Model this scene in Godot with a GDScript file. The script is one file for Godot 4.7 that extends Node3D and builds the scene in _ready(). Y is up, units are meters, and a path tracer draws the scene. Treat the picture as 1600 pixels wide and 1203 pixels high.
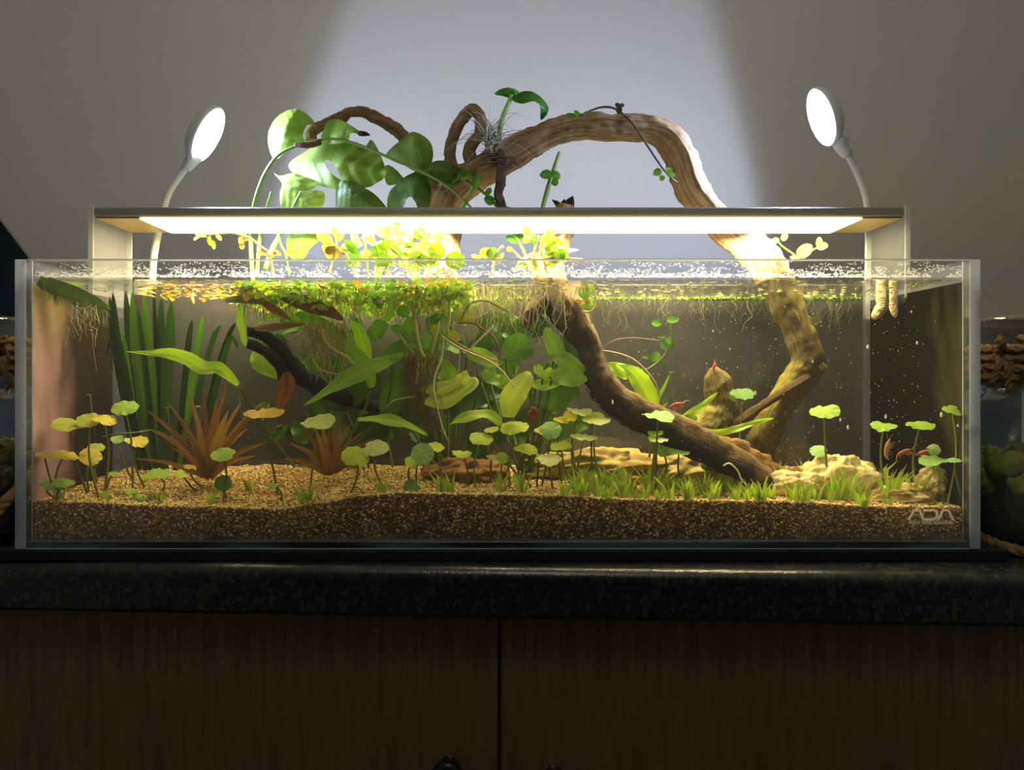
extends Node3D
# A planted aquarium on a kitchen counter. Metres; x right, y up, z towards the viewer. The front pane of the tank stands at z = 0.

const FOCAL := 1202.0
const EYE := Vector3(0, 0.161, 0.716)
const MID := Vector2(778, 588)
const SURFACE := 0.2533          # height of the water
const WALL := -0.62

var org := Vector3.ZERO          # base of the thing that is being built
var rng := RandomNumberGenerator.new()
var nz := FastNoiseLite.new()
var M := {}
var used := {}


func _ready() -> void:
	rng.seed = 7
	nz.seed = 11
	nz.noise_type = FastNoiseLite.TYPE_SIMPLEX_SMOOTH
	nz.frequency = 1.0
	# camera
	var cam := Camera3D.new()
	cam.name = "camera"
	cam.projection = Camera3D.PROJECTION_FRUSTUM
	cam.near = 0.05
	cam.far = 20.0
	cam.size = 0.05 * 1203.0 / FOCAL
	cam.frustum_offset = Vector2((800.0 - MID.x) / FOCAL * 0.05, (MID.y - 601.5) / FOCAL * 0.05)
	cam.position = EYE
	add_child(cam)
	cam.current = true
	# surroundings: a closed dim room
	var env := Environment.new()
	env.background_mode = Environment.BG_COLOR
	env.background_color = Color(0.01, 0.01, 0.012)
	env.tonemap_mode = Environment.TONE_MAPPER_LINEAR
	env.tonemap_exposure = 1.0
	env.sdfgi_enabled = true
	env.ssao_enabled = true
	env.ssil_enabled = true
	var we := WorldEnvironment.new()
	we.name = "surroundings"
	we.environment = env
	add_child(we)
	materials()
	room()
	aquarium()
	bar_light()
	clip_lamp(Vector3(P(321, 209, -0.205)), Vector3(0.84, -0.45, -0.06), Vector3(0.93, -0.29, -0.233), [[303, 246, -0.207], [284, 270, -0.215], [262, 305, -0.22], [249, 355, -0.22], [240, 405, -0.22], [238, 440, -0.219]], "round white clip lamp on a leaning neck beside the large leaves")
	clip_lamp(Vector3(P(1288, 182, -0.205)), Vector3(-0.87, -0.33, -0.06), Vector3(-0.935, -0.187, -0.277), [[1313, 226, -0.207], [1326, 243, -0.213], [1345, 283, -0.22], [1356, 325, -0.22], [1357, 405, -0.22], [1356, 440, -0.219]], "round white clip lamp on a curved neck over the clear tank end")
	added_fill_lamp()
	counter()
	jars()
	substrate()
	rocks()
	driftwood()
	climbers()
	floaters()
	water_plants()
	pennyworts()
	grass()
	roots()
	animals()
	specks()


# ---------------------------------------------------------------- tools

func P(px: float, py: float, z: float) -> Vector3:
	var d := EYE.z - z
	return Vector3((px - MID.x) * d / FOCAL, EYE.y + (MID.y - py) * d / FOCAL, z)


func S(n: float, z: float) -> float:
	return n * (EYE.z - z) / FOCAL


func C(hex: String, k := 1.0) -> Color:
	var c := Color(hex).srgb_to_linear()
	return Color(c.r * k, c.g * k, c.b * k)


func shade(c: Color, k: float) -> Color:
	return Color(clampf(c.r * k, 0, 1), clampf(c.g * k, 0, 1), clampf(c.b * k, 0, 1))


func rr(a: float, b: float) -> float:
	return rng.randf_range(a, b)


class Shape:
	var v := PackedVector3Array()
	var c := PackedColorArray()
	var uv := PackedVector2Array()
	var ix := PackedInt32Array()
	var ink := Color(1, 1, 1)

	func vert(p: Vector3, t := Vector2.ZERO) -> int:
		v.append(p)
		c.append(ink)
		uv.append(t)
		return v.size() - 1

	func vcol(p: Vector3, col: Color, t := Vector2.ZERO) -> int:
		v.append(p)
		c.append(col)
		uv.append(t)
		return v.size() - 1

	func tri(a: int, b: int, d: int) -> void:
		ix.append(a)
		ix.append(b)
		ix.append(d)

	func quad(a: int, b: int, d: int, e: int) -> void:
		tri(a, b, d)
		tri(a, d, e)

	func face(a: Vector3, b: Vector3, d: Vector3, e: Vector3) -> void:
		var w := (a - b).length()
		var h := (b - d).length()
		quad(vert(a, Vector2(0, 0)), vert(b, Vector2(w, 0)), vert(d, Vector2(w, h)), vert(e, Vector2(0, h)))

	func low() -> Vector3:
		var lo := v[0]
		var hi := v[0]
		for p in v:
			lo = lo.min(p)
			hi = hi.max(p)
		return Vector3((lo.x + hi.x) / 2, lo.y, (lo.z + hi.z) / 2)

	func mesh(shift: Vector3) -> ArrayMesh:
		var n := PackedVector3Array()
		n.resize(v.size())
		var w := PackedVector3Array()
		w.resize(v.size())
		for i in v.size():
			w[i] = v[i] - shift
		for i in range(0, ix.size(), 3):
			var a := ix[i]
			var b := ix[i + 1]
			var d := ix[i + 2]
			var f := (w[d] - w[a]).cross(w[b] - w[a])
			n[a] += f
			n[b] += f
			n[d] += f
		for i in n.size():
			n[i] = n[i].normalized() if n[i].length_squared() > 0 else Vector3.UP
		var arr := []
		arr.resize(Mesh.ARRAY_MAX)
		arr[Mesh.ARRAY_VERTEX] = w
		arr[Mesh.ARRAY_NORMAL] = n
		arr[Mesh.ARRAY_COLOR] = c
		arr[Mesh.ARRAY_TEX_UV] = uv
		arr[Mesh.ARRAY_INDEX] = ix
		var m := ArrayMesh.new()
		m.add_surface_from_arrays(Mesh.PRIMITIVE_TRIANGLES, arr)
		return m


func numbered(called: String) -> String:
	var n: int = used.get(called, 0)
	used[called] = n + 1
	return called if n == 0 else "%s_%03d" % [called, n]


func tag(o: Node, label: String, category: String, group := "", kind := "") -> void:
	if label:
		o.set_meta("label", label)
	if category:
		o.set_meta("category", category)
	if group:
		o.set_meta("group", group)
	if kind:
		o.set_meta("kind", kind)


func thing(called: String, label: String, category: String, at: Vector3, group := "") -> Node3D:
	var o := Node3D.new()
	o.name = numbered(called)
	add_child(o)
	o.position = at
	org = at
	tag(o, label, category, group)
	return o


func part(s: Shape, called: String, mat: Material, parent: Node3D, label := "") -> MeshInstance3D:
	var o := MeshInstance3D.new()
	o.name = called
	o.mesh = s.mesh(org)
	o.material_override = mat
	parent.add_child(o, true)
	if label:
		o.set_meta("label", label)
	return o


func solo(s: Shape, called: String, mat: Material, label: String, category: String, group := "", kind := "") -> MeshInstance3D:
	var o := MeshInstance3D.new()
	o.name = numbered(called)
	org = s.low()
	o.mesh = s.mesh(org)
	o.material_override = mat
	add_child(o)
	o.position = org
	tag(o, label, category, group, kind)
	return o


func many(called: String, mesh: Mesh, mat: Material, at: Array, cols: PackedColorArray, label: String, category: String) -> MultiMeshInstance3D:
	var mm := MultiMesh.new()
	mm.transform_format = MultiMesh.TRANSFORM_3D
	mm.use_colors = true
	mm.mesh = mesh
	mm.instance_count = at.size()
	for i in at.size():
		mm.set_instance_transform(i, at[i])
		mm.set_instance_color(i, cols[i])
	var o := MultiMeshInstance3D.new()
	o.name = numbered(called)
	o.multimesh = mm
	o.material_override = mat
	add_child(o)
	tag(o, label, category, "", "stuff")
	return o


func box(s: Shape, lo: Vector3, hi: Vector3, bevel := 0.0) -> void:
	# a box; with a bevel its edges are chamfered
	if bevel <= 0.0:
		var q := [lo, hi]
		var g := func(i: int, j: int, k: int) -> Vector3: return Vector3(q[i].x, q[j].y, q[k].z)
		s.face(g.call(0, 0, 1), g.call(0, 1, 1), g.call(1, 1, 1), g.call(1, 0, 1))
		s.face(g.call(1, 0, 0), g.call(1, 1, 0), g.call(0, 1, 0), g.call(0, 0, 0))
		s.face(g.call(0, 0, 0), g.call(0, 1, 0), g.call(0, 1, 1), g.call(0, 0, 1))
		s.face(g.call(1, 0, 1), g.call(1, 1, 1), g.call(1, 1, 0), g.call(1, 0, 0))
		s.face(g.call(0, 1, 1), g.call(0, 1, 0), g.call(1, 1, 0), g.call(1, 1, 1))
		s.face(g.call(0, 0, 0), g.call(0, 0, 1), g.call(1, 0, 1), g.call(1, 0, 0))
		return
	var m := (lo + hi) / 2
	var h := (hi - lo) / 2
	for axis in 3:
		for sg in [-1.0, 1.0]:
			var u: int = (axis + 1) % 3
			var w: int = (axis + 2) % 3
			var cor := []
			for k in [[-1, -1], [1, -1], [1, 1], [-1, 1]]:
				var p := m
				p[axis] += sg * h[axis]
				p[u] += k[0] * (h[u] - bevel)
				p[w] += k[1] * (h[w] - bevel)
				cor.append(p)
			if sg < 0:
				s.face(cor[0], cor[1], cor[2], cor[3])
			else:
				s.face(cor[3], cor[2], cor[1], cor[0])
			# chamfer towards +u and -u on this face's rim
			for t in [-1.0, 1.0]:
				if sg > 0 or true:
					var a := m
					a[axis] += sg * h[axis]
					a[u] += t * (h[u] - bevel)
					var b := m
					b[axis] += sg * (h[axis] - bevel)
					b[u] += t * h[u]
					var a0 := a
					var a1 := a
					var b0 := b
					var b1 := b
					a0[w] -= h[w] - bevel
					a1[w] += h[w] - bevel
					b0[w] -= h[w] - bevel
					b1[w] += h[w] - bevel
					if sg * t > 0:
						s.face(a0, a1, b1, b0)
					else:
						s.face(a0, b0, b1, a1)


func curve(p: Array, n: int) -> Array:
	# Catmull-Rom through Vector4s (a place and a radius)
	var out := []
	for i in p.size() - 1:
		var a: Vector4 = p[maxi(i - 1, 0)]
		var b: Vector4 = p[i]
		var c: Vector4 = p[i + 1]
		var d: Vector4 = p[mini(i + 2, p.size() - 1)]
		for k in n:
			var t := float(k) / n
			out.append(0.5 * ((2.0 * b) + (c - a) * t + (2.0 * a - 5.0 * b + 4.0 * c - d) * t * t + (3.0 * b - a - 3.0 * c + d) * t * t * t))
	out.append(p[-1])
	return out


func way(rows: Array, n := 6) -> Array:
	# rows of [px, py, z, radius in px] as a smooth path in metres
	var p := []
	for r in rows:
		var w := P(r[0], r[1], r[2])
		p.append(Vector4(w.x, w.y, w.z, S(r[3] if r.size() > 3 else 1.5, r[2])))
	return curve(p, n)


func tube(s: Shape, path: Array, seg := 8, o := {}) -> void:
	var rough: float = o.get("rough", 0.0)
	var freq: float = o.get("freq", 60.0)
	var flute: float = o.get("flute", 0.0)
	var nf: float = o.get("nf", 3.0)
	var twist: float = o.get("twist", 0.0)
	var vary: float = o.get("vary", 0.0)
	var top = o.get("top", null)          # colour of the side that faces up (algae on mossy wood)
	var base := s.ink
	var n := path.size()
	var up := Vector3(0, 0, 1)
	var first := s.v.size()
	var along := 0.0
	var before := Vector3(path[0].x, path[0].y, path[0].z)
	for i in n:
		var q: Vector4 = path[i]
		var p := Vector3(q.x, q.y, q.z)
		var a: Vector4 = path[maxi(i - 1, 0)]
		var b: Vector4 = path[mini(i + 1, n - 1)]
		var dir := Vector3(b.x - a.x, b.y - a.y, b.z - a.z).normalized()
		if dir == Vector3.ZERO:
			dir = Vector3.UP
		up = up - dir * up.dot(dir)
		up = up.normalized() if up.length() > 0.01 else dir.cross(Vector3.RIGHT).normalized()
		var side := dir.cross(up)
		along += p.distance_to(before)
		before = p
		for j in seg + 1:
			var an := TAU * j / seg
			var d := up * cos(an) + side * sin(an)
			var r := q.w
			if flute > 0.0:
				r *= 1.0 + flute * sin(nf * an + twist * along) + flute * 0.5 * sin((nf + 2.0) * an - 1.3 * twist * along)
			if rough > 0.0:
				r *= 1.0 + rough * nz.get_noise_3dv((p + d * q.w) * freq) + rough * 0.5 * nz.get_noise_3dv((p + d * q.w) * freq * 2.7)
			var col := base
			if top != null:
				var mixk := smoothstep(0.0, 0.75, d.y + 0.5 * nz.get_noise_3dv((p + d * q.w) * 70.0))
				col = base.lerp(top, mixk)
			if vary > 0.0:
				col = shade(col, 1.0 + vary * nz.get_noise_3dv((p + d * q.w) * 90.0 + Vector3(5, 5, 5)))
			s.vcol(p + d * r, col, Vector2(float(j) / seg, along))
	for i in n - 1:
		for j in seg:
			var a := first + i * (seg + 1) + j
			s.quad(a, a + 1, a + seg + 2, a + seg + 1)
	for e in [0, n - 1]:
		var q: Vector4 = path[e]
		var m := s.vcol(Vector3(q.x, q.y, q.z), base, Vector2(0.5, 0))
		for j in seg:
			var a: int = first + e * (seg + 1) + j
			if e == 0:
				s.tri(m, a + 1, a)
			else:
				s.tri(m, a, a + 1)


func blade(s: Shape, path: Array, width: float, o := {}) -> void:
	# a leaf along a path; width in metres is the greatest full width
	var face: float = o.get("face", 0.6)     # 0 lies flat, 1 turned to the front
	var fold: float = o.get("fold", 0.25)
	var wave: float = o.get("wave", 0.1)
	var base: float = o.get("base", 0.25)    # width at the foot, as a share
	var peak: float = o.get("peak", 0.45)
	var tip: float = o.get("tip", 1.0)       # 1 pointed, above: blunter
	var roll: float = o.get("roll", 0.0)
	var spots: float = o.get("spots", 0.12)
	var rib = o.get("rib", null)
	var n := path.size()
	var col := s.ink
	var ph := rr(0, TAU)
	var first := s.v.size()
	var hint := Vector3(0, 1.0 - face, face).normalized()
	for i in n:
		var q: Vector4 = path[i]
		var p := Vector3(q.x, q.y, q.z)
		var a: Vector4 = path[maxi(i - 1, 0)]
		var b: Vector4 = path[mini(i + 1, n - 1)]
		var dir := Vector3(b.x - a.x, b.y - a.y, b.z - a.z).normalized()
		var side := dir.cross(hint.rotated(dir, roll))
		side = side.normalized() if side.length() > 0.05 else dir.cross(Vector3(0.3, 0.8, 0.5)).normalized()
		var nor := side.cross(dir)
		var t := float(i) / (n - 1)
		var w := 0.0
		if t < peak:
			w = lerpf(base, 1.0, sin(t / peak * PI / 2))
		else:
			var u := (t - peak) / (1.0 - peak)
			w = pow(maxf(0.0, 1.0 - pow(u, 1.3 * tip)), 0.75)
		w = maxf(w, 0.02) * width / 2
		for j in 7:
			var k := (j - 3) / 3.0
			var edge := 1.0 + 0.13 * nz.get_noise_2d(t * 14.0 + ph * 10, k * 3.0 + ph)
			var lift := fold * absf(k) * w + wave * width * k * k * sin(t * 11.0 + ph + k * 1.2)
			var cc := shade(col, 1.0 + spots * nz.get_noise_3dv((p + side * k * w) * 160.0) + 0.05 * absf(sin(t * 60.0 - absf(k) * 5.0)))
			if j == 3:
				cc = shade(cc, 1.25) if rib == null else rib
			s.vcol(p + side * k * w * edge + nor * lift, cc, Vector2(k, t))
	for i in n - 1:
		for j in 6:
			var a := first + i * 7 + j
			s.quad(a, a + 7, a + 8, a + 1)


func leaflet(s: Shape, at: Vector3, dir: Vector3, nor: Vector3, length: float, wide: float, o := {}) -> void:
	# an oval leaf from its foot
	var p := []
	var curl: float = o.get("curl", 0.12)
	for i in 9:
		var t := i / 8.0
		var q := at + dir * length * t - nor * curl * length * t * t + nor * curl * length * t * 0.4
		p.append(Vector4(q.x, q.y, q.z, 0))
	var col := s.ink
	var side := dir.cross(nor).normalized()
	var first := s.v.size()
	var ph := rr(0, 50)
	for i in 9:
		var t := i / 8.0
		var w := sqrt(maxf(0.0, 1.0 - pow(2.0 * t - 1.0, 2.0))) * (1.15 - 0.35 * t) * wide * 0.5
		if i == 0:
			w = 0.0004
		for j in 5:
			var k := (j - 2) / 2.0
			var q: Vector4 = p[i]
			var cc := shade(col, 1.0 + 0.14 * nz.get_noise_2d(t * 9.0 + ph, k * 4.0))
			if j == 2:
				cc = shade(cc, 1.2)
			s.vcol(Vector3(q.x, q.y, q.z) + side * k * w + nor * (0.18 * absf(k) * w), cc, Vector2(k, t))
	for i in 8:
		for j in 4:
			var a := first + i * 5 + j
			s.quad(a, a + 5, a + 6, a + 1)


func disc(s: Shape, at: Vector3, nor: Vector3, radius: float, stretch: float, roll: float, o := {}) -> void:
	# a round scalloped leaf on its stalk, like a little parasol
	var cup: float = o.get("cup", 0.12)
	var lobes: int = o.get("lobes", 9)
	var scal: float = o.get("scallop", 0.05)
	var turn: float = o.get("turn", rr(0, TAU))
	var droop: float = o.get("droop", rr(-0.15, 0.15))
	var col := s.ink
	var x := nor.cross(Vector3(0, 0, 1))
	x = x.normalized() if x.length() > 0.05 else Vector3.RIGHT
	x = x.rotated(nor, roll)
	var y := nor.cross(x)
	var mid := s.vcol(at, shade(col, 1.35))
	var first := s.v.size()
	var rings := 5
	var seg := 40
	var ph := rr(0, 100)
	for r in rings:
		var t := (r + 1.0) / rings
		for j in seg:
			var an := TAU * j / seg
			var e := 1.0 + t * t * scal * absf(cos(lobes * 0.5 * (an + turn))) - t * t * scal * 0.5
			var notch := wrapf(an + turn, -PI, PI)
			e *= 1.0 - 0.20 * t * exp(-notch * notch * 45.0)
			e *= 1.0 + 0.06 * t * nz.get_noise_2d(cos(an) * 1.5 + ph, sin(an) * 1.5)
			var h := cup * t * t * radius + 0.03 * radius * t * sin(lobes * (an + turn)) * t + droop * radius * t * t * cos(2.0 * an + ph) + 0.14 * radius * t * t * nz.get_noise_2d(cos(an) * 1.2 + ph, sin(an) * 1.2 + 9.0)
			var vein := pow(absf(cos(lobes * 0.5 * (an + turn) + PI / 2)), 14.0) * 0.25 * (1.0 - 0.5 * t)
			var cc := shade(col, 1.0 + vein + 0.16 * nz.get_noise_2d(cos(an) * t * 3.0 + ph, sin(an) * t * 3.0))
			s.vcol(at + (x * cos(an) * stretch + y * sin(an)) * radius * t * e + nor * h, cc, Vector2(t, an))
	for j in seg:
		s.tri(mid, first + j, first + (j + 1) % seg)
	for r in rings - 1:
		for j in seg:
			var a := first + r * seg + j
			var b := first + r * seg + (j + 1) % seg
			s.quad(a, a + seg, b + seg, b)


func sheet(s: Shape, poly: Array, z: float, axis: Array, o := {}) -> void:
	# a broad leaf with an outline of its own, bent about its midrib
	var fold: float = o.get("fold", 0.35)
	var bend: float = o.get("bend", 0.0)
	var tilt: float = o.get("tilt", 0.0)
	var holes: Array = o.get("holes", [])
	var ring := PackedVector2Array()
	for p in poly:
		ring.append(Vector2(p[0], p[1]))
	var soft := PackedVector2Array()
	var n := ring.size()
	for i in n:
		for k in 4:
			var t := k / 4.0
			soft.append(ring[i].cubic_interpolate(ring[(i + 1) % n], ring[(i + n - 1) % n], ring[(i + 2) % n], t))
	var pts := soft.duplicate()
	var hs := []
	for h in holes:
		var hp := PackedVector2Array()
		for i in h.size():
			var h0 := Vector2(h[i][0], h[i][1])
			var h1 := Vector2(h[(i + 1) % h.size()][0], h[(i + 1) % h.size()][1])
			var hb := Vector2(h[(i + h.size() - 1) % h.size()][0], h[(i + h.size() - 1) % h.size()][1])
			var hn := Vector2(h[(i + 2) % h.size()][0], h[(i + 2) % h.size()][1])
			for k in 4:
				hp.append(h0.cubic_interpolate(h1, hb, hn, k / 4.0))
		hs.append(hp)
		pts.append_array(hp)
	var rim := pts.size()
	var lo := soft[0]
	var hi := soft[0]
	for p in soft:
		lo = lo.min(p)
		hi = hi.max(p)
	var step := maxf(4.0, (hi - lo).length() / 28.0)
	var y := lo.y
	while y < hi.y:
		var x := lo.x + step * (0.5 if int((y - lo.y) / step) % 2 else 0.0)
		while x < hi.x:
			var p := Vector2(x, y)
			if Geometry2D.is_point_in_polygon(p, soft):
				var clear := true
				for hp in hs:
					clear = clear and not Geometry2D.is_point_in_polygon(p, hp)
				for b in pts.slice(0, rim):
					if b.distance_squared_to(p) < step * step * 0.3:
						clear = false
						break
				if clear:
					pts.append(p)
			x += step
		y += step
	var a := Vector2(axis[0], axis[1])
	var b := Vector2(axis[2], axis[3])
	var ax := (b - a).normalized()
	var ac := Vector2(-ax.y, ax.x)
	var size := (b - a).length()
	var col := s.ink
	var first := s.v.size()
	for p in pts:
		var u := (p - a).dot(ax) / size
		var w := (p - a).dot(ac) / size
		var dz := fold * (absf(w) - 0.2) * size + bend * (u - 0.5) * (u - 0.5) * 4.0 * size + 0.05 * size * nz.get_noise_2d(u * 1.7 + a.x, w * 1.7)
		dz += 0.012 * size * sin((u * 1.0 - absf(w) * 0.8) * 42.0)
		var vein := exp(-w * w * 2200.0) * 0.35 + 0.10 * pow(maxf(0.0, sin((u - absf(w) * 0.8) * 42.0)), 6.0)
		var cc := shade(col, 1.0 + vein + 0.12 * nz.get_noise_2d(p.x * 0.06, p.y * 0.06) + 0.06 * nz.get_noise_2d(p.x * 0.25, p.y * 0.25))
		dz -= tilt * (p.x - (lo.x + hi.x) / 2)
		s.vcol(P(p.x, p.y, z) - Vector3(0, 0, S(dz, z)), cc, Vector2(u, w))
	var t := Geometry2D.triangulate_delaunay(pts)
	for i in range(0, t.size(), 3):
		var m := (pts[t[i]] + pts[t[i + 1]] + pts[t[i + 2]]) / 3.0
		if not Geometry2D.is_point_in_polygon(m, soft):
			continue
		var inside := false
		for h in hs:
			inside = inside or Geometry2D.is_point_in_polygon(m, h)
		if inside:
			continue
		var p0 := pts[t[i]]
		var p1 := pts[t[i + 1]]
		var p2 := pts[t[i + 2]]
		if (p1 - p0).cross(p2 - p0) > 0:
			s.tri(first + t[i], first + t[i + 1], first + t[i + 2])
		else:
			s.tri(first + t[i], first + t[i + 2], first + t[i + 1])


func lathe(s: Shape, mid: Vector3, prof: Array, seg := 40, axis := Vector3.UP) -> void:
	# prof: [radius, height] pairs turned about an axis
	var x := axis.cross(Vector3(0.31, 0.17, 0.93)).normalized()
	var y := axis.cross(x)
	var first := s.v.size()
	var run := 0.0
	for i in prof.size():
		if i:
			run += Vector2(prof[i][0] - prof[i - 1][0], prof[i][1] - prof[i - 1][1]).length()
		for j in seg + 1:
			var an := TAU * j / seg
			s.vert(mid + axis * prof[i][1] + (x * cos(an) + y * sin(an)) * prof[i][0], Vector2(float(j) / seg, run))
	for i in prof.size() - 1:
		for j in seg:
			var a := first + i * (seg + 1) + j
			s.quad(a, a + seg + 1, a + seg + 2, a + 1)


func blob(s: Shape, mid: Vector3, size: Vector3, o := {}) -> void:
	# a stone: a ball pushed about by noise, with flattened facets
	var rough: float = o.get("rough", 0.25)
	var freq: float = o.get("freq", 1.4)
	var steps: float = o.get("steps", 0.0)
	var ph: float = o.get("seed", 0.0)
	var nu := int(o.get("seg", 36))
	var nv := nu / 2
	var col := s.ink
	var alt: Color = o.get("alt", col)
	var first := s.v.size()
	for i in nv + 1:
		var th := PI * i / nv
		for j in nu + 1:
			var an := TAU * j / nu
			var d := Vector3(sin(th) * cos(an), cos(th), sin(th) * sin(an))
			var r := 1.0 + rough * nz.get_noise_3dv(d * freq + Vector3(ph, ph, ph)) + rough * 0.35 * nz.get_noise_3dv(d * freq * 2.6 + Vector3(ph, 3, ph)) + rough * 0.08 * nz.get_noise_3dv(d * freq * 7.0 + Vector3(ph, 3, ph))
			var p := d * r
			if steps > 0.0:
				var lay := p.y * steps
				p.x *= 1.0 + 0.12 * (fposmod(lay, 1.0) - 0.5)
				p.z *= 1.0 + 0.12 * (fposmod(lay, 1.0) - 0.5)
			var cc := col.lerp(alt, smoothstep(-0.1, 0.35, nz.get_noise_3dv(d * 3.1 + Vector3(ph, 7, 1))))
			s.vcol(mid + p * size, shade(cc, 1.0 + 0.2 * nz.get_noise_3dv(d * 9.0 + Vector3(ph, 1, 4))), Vector2(float(j) / nu, float(i) / nv))
	for i in nv:
		for j in nu:
			var a := first + i * (nu + 1) + j
			s.quad(a, a + 1, a + nu + 2, a + nu + 1)


# ---------------------------------------------------------------- materials

func ntex(freq: float, cols: Array, stops: Array, o := {}) -> NoiseTexture2D:
	var n := FastNoiseLite.new()
	n.seed = o.get("seed", 1)
	n.frequency = freq
	n.noise_type = o.get("type", FastNoiseLite.TYPE_SIMPLEX_SMOOTH)
	n.fractal_octaves = o.get("oct", 4)
	if n.noise_type == FastNoiseLite.TYPE_CELLULAR:
		n.cellular_return_type = o.get("cell", FastNoiseLite.RETURN_CELL_VALUE)
		n.cellular_jitter = 1.0
	var t := NoiseTexture2D.new()
	t.width = o.get("w", 512)
	t.height = o.get("h", 512)
	t.seamless = true
	t.noise = n
	var g := Gradient.new()
	g.offsets = PackedFloat32Array(stops)
	var pc := PackedColorArray()
	for c in cols:
		pc.append(Color(c))
	g.colors = pc
	t.color_ramp = g
	return t


func mat(col: Color, rough: float, o := {}) -> StandardMaterial3D:
	var m := StandardMaterial3D.new()
	m.albedo_color = col
	m.roughness = rough
	m.metallic = o.get("metal", 0.0)
	m.metallic_specular = o.get("spec", 0.5)
	if o.get("vertex", false):
		m.vertex_color_use_as_albedo = true
	if o.has("tex"):
		m.albedo_texture = o.tex
	if o.has("bump"):
		m.heightmap_enabled = true
		m.heightmap_texture = o.bump
		m.heightmap_scale = o.get("deep", 0.1)
	if o.has("tri"):
		m.uv1_triplanar = true
		m.uv1_world_triplanar = o.get("world", true)
		m.uv1_scale = o.tri
	elif o.has("uv"):
		m.uv1_scale = o.uv
	if o.has("back"):
		m.backlight_enabled = true
		m.backlight = o.back
	if o.has("alpha"):
		m.transparency = BaseMaterial3D.TRANSPARENCY_ALPHA
		m.albedo_color.a = o.alpha
	if o.has("glow"):
		m.emission_enabled = true
		m.emission = o.get("glow_col", col)
		m.emission_energy_multiplier = o.glow
	m.cull_mode = BaseMaterial3D.CULL_DISABLED
	return m


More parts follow.
